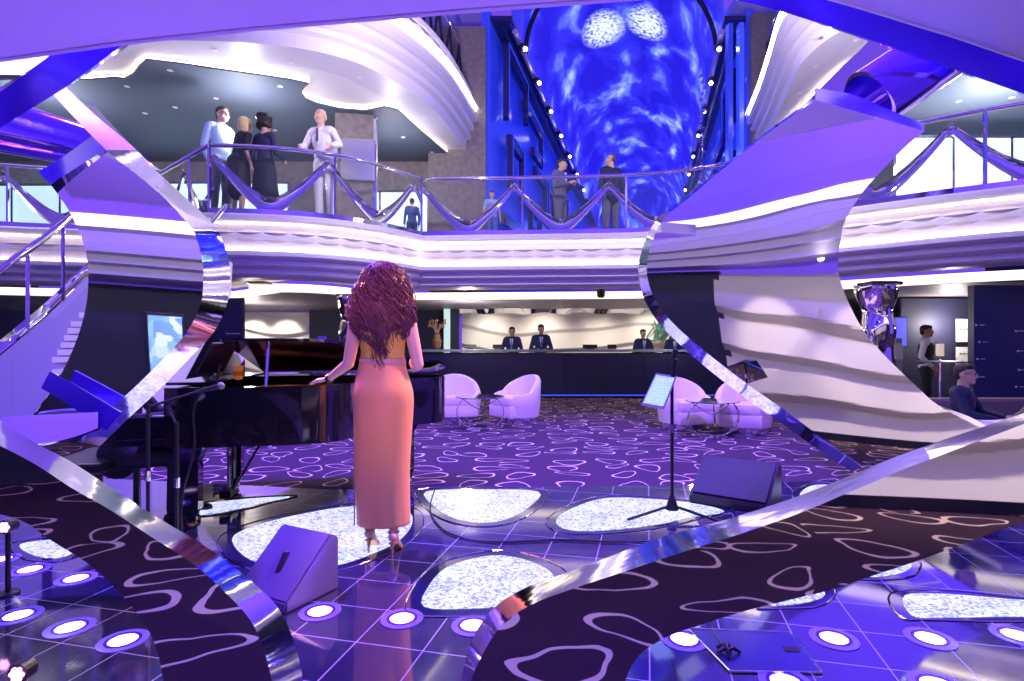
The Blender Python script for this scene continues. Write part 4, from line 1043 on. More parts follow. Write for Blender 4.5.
    if vest:
        v_ = [('e', J['che'] + V((0, 0, .02)), (.165 + .03, .105 + .03, .19)), ('e', J['che'].lerp(J['pel'], .6), (.165, .13, .19))]
        blob('waistcoat', v_, vest, r, voxel)
    if legs[0] == 'trousers':
        l_ = [('e', J['pel'] + V((0, 0, -.02)), (.178, .13, .13))]
        for S_ in 'LR': l_ += [('c', J['hi' + S_], J['kn' + S_], .100, .072), ('c', J['kn' + S_], J['an' + S_] + V((0, 0, .02)), .070, .058)]
        blob('trousers', l_, legs[1], r, voxel)
    elif legs[0] == 'skirt':
        mb = MB(); mb.lathe([(.15, J['pel'].z + .08), (.19, J['pel'].z - .08), (.22, .55), (.25, .42)], (J['pel'].x, J['pel'].y, 0), 20, 1, .8); mb.build('skirt', legs[1], r, smooth=True)
    sm = M['black']
    for S_ in 'LR':
        an = J['an' + S_]; ft = V(J.get('fd' + S_) or (0, -1, 0)); blob('shoe', [('c', an + V((0, 0, -.045)) - ft * .035, an + V((0, 0, -.055)) + ft * .14, .044, .036), ('c', an + V((0, 0, -.03)), an + V((0, 0, .01)), .042, .042)], sm, r, .012, 1)
    hm = mat('hair', hair[1], .55, noise=.4, nscale=60)
    def sphero(c, rr): return ('e', hx(*c), rr, 0, 0, yaw)
    if hair[0] == 'short': h_ = [sphero((0, -.022, .082), (.072, .066, .042)), sphero((0, .028, .048), (.083, .090, .085)), sphero((0, .06, 0), (.070, .055, .075))]
    elif hair[0] == 'balding': h_ = [sphero((0, .055, .012), (.080, .058, .065)), sphero((.0, .03, .055), (.075, .08, .072))]
    elif hair[0] == 'bob': h_ = [sphero((0, -.03, .08), (.085, .07, .045)), sphero((0, .03, .045), (.098, .105, .092)), sphero((0, .05, -.03), (.100, .085, .105))]
    elif hair[0] == 'curly': h_ = [sphero((0, .035, .04), (.115, .12, .11))] + [('e', hx(.10 * cos(q * 2.4) , .04 + .09 * sin(q * 2.4), .04 + .09 * sin(q * 1.3)), (.04, .04, .04)) for q in range(24)]
    elif hair[0] == 'bun': h_ = [sphero((0, -.022, .080), (.072, .066, .042)), sphero((0, .028, .045), (.083, .090, .082)), sphero((0, .12, .05), (.04, .04, .04))]
    blob('hair', h_, hm, r, .011, 2)
    ew, ed = mat('eye_white', (.8, .8, .8), .3), mat('iris', (.03, .02, .01), .2)
    for sx in (-1, 1):
        e = MB().ball(hx(sx * .032, -.074, .008), .0125, 10, 8).build('eye', ew, r, smooth=True); MB().ball(hx(sx * .032, -.083, .008), .006, 8, 6).build('iris', ed, e)
    MB().tube([hx(-.024, -.0905, -.058), hx(0, -.094, -.057), hx(.024, -.0905, -.058)], .004, 6).build('lips', mat('lips', (.45, .15, .13), .4), r)
    if glasses:
        mb = MB()
        for sx in (-1, 1): mb.tube([hx(sx * .034 + .024 * cos(q * pi / 6), -.098, .006 + .017 * sin(q * pi / 6)) for q in range(13)], .0028, 6); mb.tube([hx(sx * .058, -.096, .01), hx(sx * .082, .0, .01)], .0028, 6)
        mb.build('glasses', M['black'], r)
    if shirt is not None:   # shirt front and tie shown in the opening of the jacket
        c = J['che']; ns = V((0, -1, 0)); y = -.122
        def sp(x, z, e=0): return c + V((x, y - e - .02 * (1 - abs(z) * 3), z))
        MB().sweep([[sp(-.045, .17), sp(0, .17, .01), sp(.045, .17)], [sp(-.035, .08), sp(0, .08, .012), sp(.035, .08)], [sp(-.004, -.08), sp(0, -.08, .012), sp(.004, -.08)]]).build('shirt_front', shirt, r, fix=False)
        MB().tube([nek + V((-.05, -.045, .01)), nek + V((-.02, -.085, -.035)), nek + V((.02, -.085, -.035)), nek + V((.05, -.045, .01)), nek + V((.03, .06, .03)), nek + V((-.03, .06, .03)), nek + V((-.05, -.045, .01))], .014, 8).build('collar', shirt, r)
        if tie is not None:
            MB().slab([sp(-.012, .165, .022), sp(.012, .165, .022), sp(.020, -.02, .026), sp(0, -.06, .026), sp(-.020, -.02, .026)], (0, -.006, 0)).build('tie', tie, r)
    return r
cl = lambda n, c, r=.7: mat(n, c, r, noise=.12, nscale=40)
NAVY = cl('navy_suit_cloth', (.012, .025, .12)); WHITE = cl('white_cloth', (.80, .78, .80)); BLK = cl('black_cloth', (.015, .014, .025)); GREY = cl('grey_cloth', (.13, .13, .20)); TIE = mat('blue_tie', (.08, .14, .55), .4)
REDTIE = mat('red_tie', (.5, .02, .02), .4)
DK = 3.29
def AT(px, D, z): return ((px - 512) / F * D, D, z)
LEAN = dict(che=(0, -.06, 1.25), nek=(0, -.10, 1.45), hed=(0, -.14, 1.61), shL=(.175, -.09, 1.40), shR=(-.175, -.09, 1.40))
p = person('man in a white suit standing at the balcony rail with both hands on it', AT(325, 9.55, DK), R(-12), 1.90, {**LEAN, 'elL': (.30, -.10, 1.18), 'wrL': (.30, -.34, 1.10), 'elR': (-.30, -.08, 1.20), 'wrR': (-.24, -.30, 1.13)}, ('jacket', WHITE), ('trousers', WHITE), ('balding', (.55, .52, .5)), shirt=WHITE, tie=mat('grey_tie', (.10, .10, .16), .4))
person('man in a light blue shirt and glasses at the corner of the balcony', AT(220, 9.55, DK), R(62), 1.97, {'che': (0, -.03, 1.27), 'hed': (0, -.06, 1.62)}, ('long', cl('light_blue_shirt', (.35, .5, .75))), ('trousers', GREY), ('short', (.04, .03, .03)), glasses=True)
person('short blonde woman in a black dress leaning on the balcony rail', AT(238, 9.35, DK), R(150), 1.78, {**{k: v for k, v in LEAN.items()}, 'wrL': (.20, -.34, 1.12), 'elL': (.25, -.10, 1.15)}, ('dress', BLK), ('none', None), ('bob', (.85, .62, .28)), fem=True)
person('person with dark curly hair in a dark navy blouse and long skirt at the rail', AT(265, 9.4, DK), R(165), 1.74, {'wrR': (-.18, -.25, 1.1)}, ('long', cl('dark_blouse', (.02, .02, .07))), ('skirt', BLK), ('curly', (.02, .012, .012)), fem=True)
person('man in a grey suit looking down at his phone before the blue gallery', AT(560, 11.5, DK), R(55), 1.75, {'elR': (-.24, -.02, 1.14), 'wrR': (-.10, -.26, 1.20), 'elL': (.24, -.02, 1.14), 'wrL': (.10, -.26, 1.20), 'hed': (0, -.05, 1.61)}, ('jacket', GREY), ('trousers', GREY), ('short', (.03, .02, .02)), shirt=WHITE)
person('man in a dark suit seen from behind before the blue gallery', AT(611, 11.5, DK), R(200), 1.84, {}, ('jacket', cl('dark_suit', (.02, .02, .06))), ('trousers', GREY), ('balding', (.10, .08, .08)), yaw=R(40))
person('child in pale clothes behind the glass near the grey pier', AT(492, 11.9, DK), R(10), 1.2, {}, ('short', cl('pale_blue_shirt', (.35, .45, .8))), ('trousers', cl('blue_trousers', (.10, .14, .5))), ('short', (.10, .03, .02)))
person('person in blue seen through the glass in front of the bright window', AT(412, 12.3, DK), R(200), 1.15, {}, ('long', cl('blue_top', (.05, .08, .3))), ('trousers', cl('dark_trousers', (.04, .05, .15))), ('short', (.02, .02, .02)))
# reception team
for px, hh, nm, hr, fem in ((512, 1.74, 'receptionist in a navy suit furthest left behind the desk', 'short', False), (541, 1.80, 'tall receptionist in a navy suit, second from left behind the desk', 'short', False), (643, 1.68, 'receptionist with pulled back hair under the green script sign', 'bun', True), (674, 1.66, 'receptionist nearest the slanting ribbon behind the desk', 'short', True)):
    person(nm, AT(px, 14.75, 0), R(random.uniform(-10, 10)), hh, {'elL': (.26, -.04, 1.14), 'wrL': (.12, -.26, 1.12), 'elR': (-.26, -.04, 1.14), 'wrR': (-.12, -.26, 1.12)}, ('jacket', NAVY), ('trousers', NAVY), (hr, (.02, .012, .01)), skin=SK2 if px != 643 else SK, shirt=WHITE, tie=TIE, group='reception team')
# waiter and guests at the right
person('waiter in a white shirt and dark waistcoat standing by the high table', AT(926, 10.0, 0), R(50), 1.62, {'elR': (-.25, .06, 1.15), 'wrR': (-.2, -.10, .98)}, ('long', WHITE), ('trousers', BLK), ('short', (.015, .01, .01)), skin=SK2, vest=BLK, shirt=WHITE, tie=REDTIE)
SEAT = dict(pel=(0, 0, .52), che=(0, -.02, .84), nek=(0, -.02, 1.04), hed=(0, -.05, 1.20), shL=(.185, -.01, 1.00), shR=(-.185, -.01, 1.00), hiL=(.10, 0, .50), hiR=(-.10, 0, .50),
            knL=(.14, -.44, .50), knR=(-.14, -.44, .50), anL=(.14, -.42, .09), anR=(-.14, -.42, .09), elL=(.26, -.12, .78), wrL=(.12, -.38, .74), elR=(-.26, -.12, .78), wrR=(-.10, -.36, .72))
person('seated man with glasses and a dark navy jacket at the white table', AT(960, 5.5, -.04), R(38), 1.50, SEAT, ('jacket', cl('navy_jacket', (.01, .015, .08))), ('trousers', BLK), ('short', (.03, .025, .025)), glasses=True)
person('guest in grey at the right edge with a hand raised over the white table', (5.28, 5.35, -.04), R(-80), 1.62, {**SEAT, 'wrL': (.16, -.52, .82), 'elL': (.26, -.24, .76), 'wrR': (-.16, -.56, .64), 'elR': (-.27, -.24, .70)}, ('long', cl('grey_tweed', (.16, .15, .17))), ('trousers', BLK), ('short', (.08, .07, .06)))
person('pianist in dark clothes seated behind the mirrored ribbon with hands on the keys', (-2.86, 4.15, -.02), R(102), 1.72, {**SEAT, 'wrL': (.16, -.44, .80), 'elL': (.26, -.16, .78), 'wrR': (-.16, -.44, .80), 'elR': (-.27, -.16, .78)}, ('jacket', BLK), ('trousers', BLK), ('short', (.03, .02, .02)))

# ================================================================== the singer
L0 = V((-.795, 3.5, 0))
sg = empty('person', L0, 0, label='singer with long curly hair in an orange crop top and salmon skirt, back turned', cat='person')
# facing +y (away from the viewer); local x to the right of the picture
b = []
hc = V((.0, .03, 1.665))
b += [('e', hc + V((0, -.01, .02)), (.074, .092, .088)), ('e', hc + V((0, .035, -.04)), (.056, .055, .07)), ('e', hc + V((0, .065, -.082)), (.028, .026, .022)), ('c', hc + V((0, .09, .01)), hc + V((0, .106, -.025)), .010, .014, 8),
      ('c', hc + V((-.018, .08, -.055)), hc + V((.018, .08, -.055)), .008, .008, 8)]
for sx in (-1, 1): b += [('e', hc + V((sx * .075, 0, 0)), (.010, .018, .03))]
b += [('c', V((0, .0, 1.44)), hc + V((0, .0, -.05)), .050, .045), ('c', V((-.13, 0, 1.415)), V((.13, 0, 1.415)), .052, .052), ('e', V((0, .01, 1.33)), (.135, .088, .15)), ('e', V((0, .01, 1.18)), (.115, .080, .14)),
      ('e', V((0, 0, 1.02)), (.155, .115, .13)), ('e', V((-.06, -.03, .99)), (.09, .09, .10)), ('e', V((.06, -.03, .99)), (.09, .09, .10))]
shL, elL, wrL = V((-.165, 0, 1.40)), V((-.225, .05, 1.155)), V((-.375, .13, 1.055)); shR, elR, wrR = V((.165, 0, 1.40)), V((.215, .01, 1.15)), V((.17, .22, 1.13))
b += [('c', shL, elL, .046, .036), ('c', elL, wrL, .036, .023), ('c', shR, elR, .046, .036), ('c', elR, wrR, .036, .023)]
hand(b, wrL, V((-.9, .25, -.18)), V((0, 0, -1)), -1, .92, .35); hand(b, wrR, V((-.3, 1, .1)), V((-1, 0, 0)), 1, .92, .8)
for x, yb in ((-.075, .0), (.075, -.06)):
    an = V((x * 1.05, yb, .14)); b += [('c', V((x, 0, .98)), V((x, .0, .55)), .088, .056), ('c', V((x, 0, .55)), V((x, yb * .4, .34)), .050, .046), ('c', V((x, yb * .4, .34)), an, .044, .027),
          ('c', an + V((0, -.03, -.02)), an + V((0, .02, -.03)), .028, .028), ('c', an + V((0, .02, -.04)), an + V((.0, .13, -.115)), .026, .020)]
blob('body', b, mat('singer_skin', (.72, .45, .36), .45), sg, .0058, 4)
# skirt: tight satin column with soft folds
mb = MB(); rows = []
prof = [(1.175, .138, .100), (1.15, .142, .104), (1.08, .160, .118), (1.00, .180, .136), (.94, .186, .140), (.86, .183, .134), (.72, .176, .126), (.55, .170, .120), (.38, .166, .118), (.25, .164, .118), (.175, .163, .118)]
sm = [catmull([V((z, a, c)) for z, a, c in prof], 4)][0]
for q in sm:
    z, a, c = q; row = []
    for k in range(72):
        an = 2 * pi * k / 72; f = 1 + .010 * sin(5 * an + z * 3) * min(1, max(0, 1.0 - z) * 2) + .006 * sin(13 * an + z * 7) * max(0, .9 - z)
        row.append(V((a * cos(an) * f + .004 * sin(z * 9), c * sin(an) * f - (.022 * math.exp(-((z - 1.0) / .09) ** 2) if sin(an) < 0 else 0) * abs(sin(an)), z)))
    rows.append(row)
mb.sweep(rows, close=True)
o = mb.build('skirt', mat('salmon_satin', (.92, .40, .17), .36, bump=.15, nscale=14), sg, smooth=True)
o.modifiers.new('thickness', 'SOLIDIFY').thickness = .004
MB().lathe([(.141, 1.145), (.143, 1.16), (.139, 1.185)], n=48, sx=1, sy=.74).build('waistband', mat('salmon_band', (.70, .34, .24), .3), sg, smooth=True)
MB().tube([(-.168, -.02, .80), (-.166, -.045, .5), (-.160, -.05, .175)], .004, 6).build('slit_seam', mat('salmon_dark', (.45, .18, .12), .5), sg)
# crop top with open back
mb = MB(); rows = []
for z, a, c in ((1.17, .137, .096), (1.21, .128, .092), (1.26, .130, .095), (1.31, .140, .102), (1.345, .146, .105)):
    rows.append([V((a * cos(2 * pi * k / 60), c * sin(2 * pi * k / 60), z + (.045 * (abs(cos(2 * pi * k / 60)) ** 3) if z > 1.3 else 0) + .002 * sin(k * 5)))
                 for k in range(60)])
mb.sweep(rows, close=True); tm = mat('orange_sequin_top', (1.0, .52, .08), .5, 0, bump=.8, nscale=140, noise=.35)
o = mb.build('crop_top', tm, sg, smooth=True); o.modifiers.new('thickness', 'SOLIDIFY').thickness = .004
for sx in (-1, 1): MB().tube(catmull([(sx * .132, -.055, 1.37), (sx * .125, -.055, 1.43), (sx * .105, .0, 1.475), (sx * .10, .07, 1.42)], 4), .006, 6).build('strap', BLK, sg)
MB().tube([(0.145 * cos(a_) * 1.01, .107 * sin(a_) * 1.01, 1.347 + .045 * abs(cos(a_)) ** 3) for a_ in [2 * pi * k / 48 for k in range(49)]], .004, 6, cap=False).build('top_hem', mat('dark_band', (.15, .05, .12), .4), sg)
MB().tube([wrL + V((.012, -.004, .004)), wrL + V((-.006, .002, -.002))], .029, 16).build('bracelet', M['black'], sg)
# heels
hm = mat('gold_sandal', (.75, .45, .25), .25, .7)
for x, yb in ((-.075, .0), (.075, -.06)):
    an = V((x * 1.05, yb, .14)); mb = MB()
    mb.tube([an + V((0, -.035, -.05)), an + V((0, -.038, -.10)), an + V((0, -.036, -.14))], [.016, .008, .006], 8)
    mb.sweep([[an + V((dx * w_, dy, dz)) for dx in (-1, 0, 1)] for dy, dz, w_ in ((-.05, -.052, .02), (0, -.062, .024), (.05, -.095, .026), (.10, -.132, .034), (.15, -.134, .024))])
    mb.sweep([[an + V((-.033, .11, -.128)), an + V((0, .105, -.082)), an + V((.033, .11, -.128))], [an + V((-.033, .135, -.13)), an + V((0, .13, -.09)), an + V((.033, .135, -.13))]])
    s_ = mb.build('heeled_sandal', hm, sg, fix=False); s_.modifiers.new('thickness', 'SOLIDIFY').thickness = .006
    MB().tube([an + V((.031 * cos(a_), .031 * sin(a_), .0)) for a_ in [2 * pi * k / 16 for k in range(17)]], .005, 6, cap=False).build('ankle_strap', hm, s_)
ew = mat('eye_white_s', (.8, .8, .8), .3)
for sx in (-1, 1): MB().ball(hc + V((sx * .03, .075, .01)), .012, 10, 8).build('eye', ew, sg)
# hair: a shaped under-volume and some hundreds of coiled locks
hairm = mat('dark_auburn_curls', (.12, .035, .06), .32, noise=.5, nscale=30)
# silhouette of the hair: (drop below the crown, half width, depth behind the neck)
HP = [(0, .02, .02), (.015, .06, .06), (.05, .105, .095), (.12, .145, .115), (.20, .180, .125), (.30, .205, .130), (.38, .200, .130), (.45, .160, .130), (.51, .105, .128), (.60, .080, .125), (.70, .065, .120), (.80, .045, .115)]
def hp(d):
    for q0, q1 in zip(HP, HP[1:]):
        if d <= q1[0]: t = (d - q0[0]) / (q1[0] - q0[0]); return lerp(q0[1], q1[1], t), lerp(q0[2], q1[2], t)
    return HP[-1][1:]
CR = hc + V((0, -.01, .125))
mb = MB(); rows = []
for i in range(22):
    d = .012 + .55 * i / 21; w_, dp = hp(d); fade = 1 if i < 16 else 1 - (i - 15) / 7.5
    rows.append([CR + V((w_ * .80 * cos(a_) * fade, (-dp * .80 * sin(a_) if sin(a_) > 0 else .05 * (1 if d < .12 else .3) * -sin(a_)) - .03 * min(1, max(0, (d - .1) / .2)), -d)) for a_ in [2 * pi * k / 28 for k in range(28)]])
mb.sweep(rows, close=True); mb.face([mb.bm.verts[:] and v for v in mb.bm.verts[:28]] if False else list(mb.bm.verts)[:28]); mb.build('hair_mass', hairm, sg, smooth=True)
rnd = random.Random(3); mb = MB()
for k in range(620):
    th = R(rnd.uniform(-28, 208)); f0 = rnd.uniform(.72, 1.0); side_ = abs(cos(th))
    d0 = rnd.choice([rnd.uniform(.0, .04), rnd.uniform(.02, .28)]); end = rnd.uniform(.42, .56) if side_ > .75 else rnd.uniform(.46, .80)
    if rnd.random() < .35: end = min(end, d0 + rnd.uniform(.15, .3))
    coil = rnd.uniform(.011, .022); fr = rnd.uniform(38, 66); p0 = rnd.uniform(0, 6.3); n_ = 40; pts = []; tw = rnd.uniform(-.35, .35)
    for i in range(n_):
        t = i / (n_ - 1); d = lerp(d0, end, t); w_, dp = hp(d); a2 = th + tw * (t - .4)
        x = w_ * f0 * cos(a2); y = -dp * f0 * sin(a2) if sin(a2) > 0 else -.06 * sin(a2)
        y = lerp(y, min(y, -.055 - .05 * (1 - abs(cos(a2)))), min(1, max(0, (d - .12) / .16)))
        ph = p0 + fr * (d - d0); am = coil * min(1, t * 4 + .25)
        pts.append(CR + V((x + am * cos(ph), y + am * .8 * sin(ph) - .004, -d + .3 * am * sin(ph * 1.3))))
    mb.tube(pts, [.0046 * (1 - .7 * (i / (n_ - 1)) ** 2) for i in range(n_)], 4)
mb.build('curly_locks', hairm, sg, smooth=True)
# ================================================================== reception desk
r = empty('reception_desk', (2.2, 13.9, 0), label='long navy reception desk with a pale worktop edge', cat='desk')
MB().box((0, 0, .55), (8.8, .6, 1.06), bev=.01).build('front_panel', M['navy'], r)
MB().box((0, -.02, 1.135), (8.9, .75, .06), bev=.01).build('worktop', mat('grey_blue_stone', (.18, .2, .26), .2), r)
MB().box((0, -.30, .07), (8.7, .02, .03)).build('plinth_light', mat('blue_plinth_led', (.05, .08, .6), .4, emit=(.05, .08, .9), es=.8), r)
for k in range(9): MB().box((-3.9 + k * .98, -.305, .6), (.012, .01, .95)).build('panel_joint', M['black'], r)
rnd = random.Random(5)
for k, (px, w_) in enumerate(((470, .3), (498, .25), (590, .35), (612, .22), (700, .3))):
    p = AT(px, 13.85, 1.165); q = empty('desk_monitor', p, label='low dark screen on the desk ' + ['far left', 'left of the first receptionist', 'between the two pairs of receptionists', 'left of the woman under the script sign', 'at the right behind the ribbon'][k], cat='screen')
    MB().box((0, 0, .012), (.18, .12, .016)).build('foot', M['black'], q); MB().box((0, 0, .07), (w_, .03, .09), rx=-.3).build('display', M['black'], q)
# mirror strip above the wave wall
mb = MB(); mb.sweep([[(-1.4 + 8.6 * i / 60, 15.0 + .25 * sin(i * .5), 2.23 - .0), (-1.4 + 8.6 * i / 60, 15.3 + .15 * sin(i * .7), 2.12 + .025 * sin(i * .9))] for i in range(61)])
o = mb.build('trim_mirror_strip', M['mirror'], fix=False, smooth=True); tag(o, kind='structure')
# green script letters
def font_mesh(o):
    me = bpy.data.meshes.new_from_object(o); q = bpy.data.objects.new('x', me); COL.objects.link(q); q.matrix_basis = o.matrix_basis.copy(); q.parent = o.parent
    if not me.materials: me.materials.append(o.data.materials[0])
    nm = o.name.split('.')[0]; bpy.data.objects.remove(o); q.name = nm; return q
cu = bpy.data.curves.new('wall_lettering', 'FONT'); cu.body = 'Infi'; cu.size = .95; cu.shear = .45; cu.extrude = .015; cu.space_character = .92
o = bpy.data.objects.new('wall_lettering', cu); COL.objects.link(o); o.location = AT(650, 15.9, 1.36); o.rotation_euler = (R(90), R(-8), 0); cu.materials.append(mat('dark_green_letters', (.01, .12, .06), .4))
o = font_mesh(o); tag(o, 'dark green slanted script letters on the cream wave wall', 'sign')
mb = MB(); mb.tube(catmull([AT(654, 15.85, 1.95), AT(659, 15.85, 1.55), AT(652, 15.85, 1.40), AT(647, 15.85, 1.5), AT(656, 15.85, 1.8), AT(668, 15.85, 1.98)], 6), .018, 6)
o = mb.build('script_flourish', mat('dark_green_letters2', (.01, .12, .06), .4), smooth=True); tag(o, 'curled green flourish beside the script letters', 'sign')
# orchid niche at the left of the desk
r = empty('vase', AT(437, 13.6, 1.165), label='tall glass vase with dried twigs on the left end of the desk', cat='vase')
MB().lathe([(.05, 0), (.09, .05), (.11, .2), (.07, .34), (.08, .38)], n=16).build('vessel', mat('brown_glass', (.2, .1, .06), .15, spec=.8), r)
mb = MB()
for k in range(16):
    a = k * 2.4; mb.tube(catmull([(0, 0, .3), (.08 * cos(a), .05 * sin(a), .5), (.2 * cos(a), .1 * sin(a), .62 + .08 * sin(k))], 4), .008, 5); mb.ball((.2 * cos(a), .1 * sin(a), .62 + .08 * sin(k)), .03, 6, 4)
mb.build('dried_twigs', mat('twig_brown', (.35, .2, .13), .7), r)
o = MB().box(AT(447, 15.3, 1.15), (.16, .1, 2.2)).build('light_column', mat('pale_light_panel', (.6, .8, .8), .4, emit=(.6, .85, .8), es=.7)); tag(o, 'narrow pale light panel beside the vase', 'light panel')
# ================================================================== chrome columns
def chromecol(px, D, lb):
    r = empty('chrome_column', AT(px, D, 0), label=lb, cat='column')
    prof = [(.30, 2.23), (.31, 2.15), (.26, 1.98), (.20, 1.8), (.23, 1.5), (.19, 1.2), (.22, .9), (.19, .5), (.23, .06), (.27, .0)]
    pr = catmull([V((a, 0, z)) for a, z in prof], 3); mb = MB(); rows = []
    for i, q in enumerate(pr): rows.append([(q.x * (1 + .10 * sin(3 * t * 2 * pi / 36 + q.z * 3)) * cos(2 * pi * t / 36), q.x * (1 + .10 * sin(3 * t * 2 * pi / 36 + q.z * 3)) * sin(2 * pi * t / 36), q.z) for t in range(36)])
    mb.sweep(rows, close=True); mb.build('shaft', M['mirror'], r, smooth=True)
    MB().lathe([(.32, 2.2), (.33, 2.235)], n=36).build('collar', M['chrome'], r); MB().lathe([(.29, 0), (.29, .05), (.27, .06)], n=36).build('base', M['black'], r)
chromecol(878, 8.9, 'faceted chrome column flaring under the right balcony'); chromecol(352, 11.0, 'chrome column half hidden behind the singer\'s hair')
# ================================================================== tub armchairs
M['cream'] = mat('cream_leather', (.74, .64, .62), .45, noise=.06, nscale=8)
def armchair():
    r = empty('tub_armchair')
    mb = MB(); n = 28; rows = []
    # curved shell: back high, arms sloping down to the front (front is -y)
    for k in range(n + 1):
        a = R(-50) + (R(280)) * k / n; bk = max(0, sin(a)) ; h = .50 + .27 * (bk ** .8) if a > 0 and a < pi else .50 - .06 * abs(sin(a))
        ro, ri = .40, .30; c_, s_ = cos(a), sin(a) * .95
        rows.append([(ro * .93 * c_, ro * .93 * s_, .10), (ro * 1.0 * c_, ro * s_, .28), (ro * 1.03 * c_, ro * 1.03 * s_, h - .05), (ro * .98 * c_, ro * .98 * s_, h), ((ri + .03) * c_, (ri + .03) * s_, h), (ri * c_, ri * s_, h - .05), (ri * .96 * c_, ri * .96 * s_, .30), (ri * .9 * c_, ri * .9 * s_, .10)])
    mb.sweep(rows); vs0 = rows[0]; vs1 = rows[-1]
    for rw in (vs0, vs1): mb.face([mb.v(p) for p in rw])
    bmesh.ops.remove_doubles(mb.bm, verts=mb.bm.verts[:], dist=.0005)
    o = mb.build('shell', M['cream'], r); autosmooth(o, 50)
    o = MB().box((0, -.06, .35), (.56, .60, .16), bev=.045).build('seat_cushion', M['cream'], r); autosmooth(o, 50)
    o = MB().box((0, -.06, .19), (.58, .60, .18), bev=.02).build('base_panel', M['cream'], r); autosmooth(o, 50)
    MB().lathe([(.33, 0), (.33, .10), (.30, .10)], n=28).build('plinth', M['chrome'], r, smooth=False)
    MB().tube([(.40 * cos(R(-50) + R(280) * k / 24) * .985, .39 * sin(R(-50) + R(280) * k / 24) * .985, .285) for k in range(25)], .006, 5).build('seam', mat('seam_grey', (.45, .4, .45), .6), r)  # seam line in an even, greyer tone than the leather
    return r
ac = None
for px, py, rz, lb in ((455, 423, R(14), 'cream tub armchair furthest left, beside the piano tail'), (517, 424, R(-52), 'cream tub armchair turned sideways, right of the left glass table'), (690, 431, R(16), 'cream tub armchair behind the sheet music stand'), (752, 435, R(-30), 'cream tub armchair partly behind the slanting ribbon'),
                       (256, 447, R(30), 'pale armchair glimpsed under the piano'), (318, 437, R(10), 'pale armchair behind the bent side of the piano')):
    o = armchair() if ac is None else copy_tree(ac); ac = ac or o; g_ = G(px, py); o.location = (g_.x, g_.y + .3, 0); o.rotation_euler.z = rz; tag(o, lb, 'armchair', 'cream tub armchairs')
def gtable(px, py, lb):
    g_ = G(px, py); r = empty('glass_table', (g_.x, g_.y, 0), label=lb, cat='table', group='round glass side tables')
    MB().lathe([(.0001, .49), (.36, .49), (.365, .497), (.36, .504), (.0001, .504)], n=40).build('glass_top', mat('smoked_glass', (.03, .05, .07), .05, spec=.8, alpha=.5), r)
    MB().lathe([(.355, .488), (.368, .497), (.355, .506)], n=40).build('rim', M['chrome'], r)
    mb = MB()
    for s_ in (-1, 1):
        pts = catmull([(s_ * .24, -.1, .485), (s_ * .33, -.05, .36), (s_ * .34, 0, .2), (s_ * .22, .03, .05), (0, .05, .015)], 6); mb.sweep([[p + V((0, -.025, 0)), p + V((0, .025, 0))] for p in pts])
    pts = catmull([(-.30, .05, .485), (-.12, 0, .36), (0, 0, .31), (.12, 0, .36), (.30, .05, .485)], 6); mb.sweep([[p + V((0, -.025, 0)), p + V((0, .025, 0))] for p in pts])
    o = mb.build('bent_steel_legs', M['chrome'], r, fix=False, smooth=True); o.modifiers.new('t', 'SOLIDIFY').thickness = .012
    MB().lathe([(.2, 0), (.2, .012), (.0001, .014)], n=30).build('foot_plate', M['chrome'], r)
gtable(480, 430, 'round glass table on bent steel between the two left armchairs'); gtable(712, 437, 'round glass table on bent steel between the two right armchairs')
# ================================================================== right side of the lobby
r = empty('display_wall', (0, 0, 0), label='navy display wall with rows of small white marks at the right edge', cat='display wall')
D = 8.8; x0, x1 = AT(976, D, 0)[0], AT(1120, D, 0)[0]
MB().box(((x0 + x1) / 2, D + .1, 1.1), (x1 - x0, .12, 2.2)).build('panel', mat('deep_blue_panel', (.01, .02, .10), .35), r)
mb = MB(); wm = mat('white_print', (.7, .75, .85), .5)
for px, py, w_ in ((982, 325, 5), (985, 342, 6), (983, 359, 6), (982, 377, 6), (1018, 331, 14), (1020, 351, 14), (1021, 370, 13), (1022, 387, 7)):
    p = AT(px, D, 0); z = 1.27 + (HY - py) / F * D; q = MB(); n = int(w_ / 1.6)
    q.mi = 0; q.box((p[0] - .06 * (w_ < 8), D + .035, z), (.035, .004, .03))
    for k in range(n): q.box((p[0] + k * .028, D + .035, z), (.018, .004, .014))
    q.build('printed_row', wm, r)
for k, (py0, py1) in enumerate(((319, 342), (347, 362), (363, 376))):
    z0, z1 = [1.27 + (HY - y) / F * 11.3 for y in (py1, py0)]; xx = AT(963.5, 11.3, 0)[0]
    q = empty('wall_sign', (xx, 11.3, z0), label=['white square sign with small marks, uppermost on the dark wall', 'grey white sign under the uppermost sign on the dark wall', 'small pale sign, lowest of the three on the dark wall'][k], cat='sign')
    MB().box((0, 0, (z1 - z0) / 2), (.29, .03, z1 - z0), bev=.004).build('plate', mat('sign_white', (.75, .75, .72), .5), q)
    mb = MB(); 
    for j in range(3): mb.box((-.07 + j * .07, -.02, (z1 - z0) * .55), (.035, .006, .025))
    mb.build('marks', M['black'], q)
o = MB().box((AT(955, 11.4, 0)[0], 11.4, 1.1), (2.2, .06, 2.2)).build('wall_partition', M['navy2']); tag(o, kind='structure')
p = AT(900, 11.2, 0); q = empty('wall_screen', (p[0], 11.2, 1.27), label='small upright blue glowing screen behind the chrome column', cat='screen')
MB().box((0, .02, .26), (.30, .04, .60)).build('frame', M['black'], q); MB().box((0, -.004, .26), (.25, .01, .55)).build('display', mat('blue_display', (.1, .1, 1), .4, emit=(.08, .08, 1), es=1), q)
p = AT(897, 10.7, 0); q = empty('brochure_stand', (p[0], 10.7, 0), label='pale narrow brochure stand beside the chrome column', cat='stand')
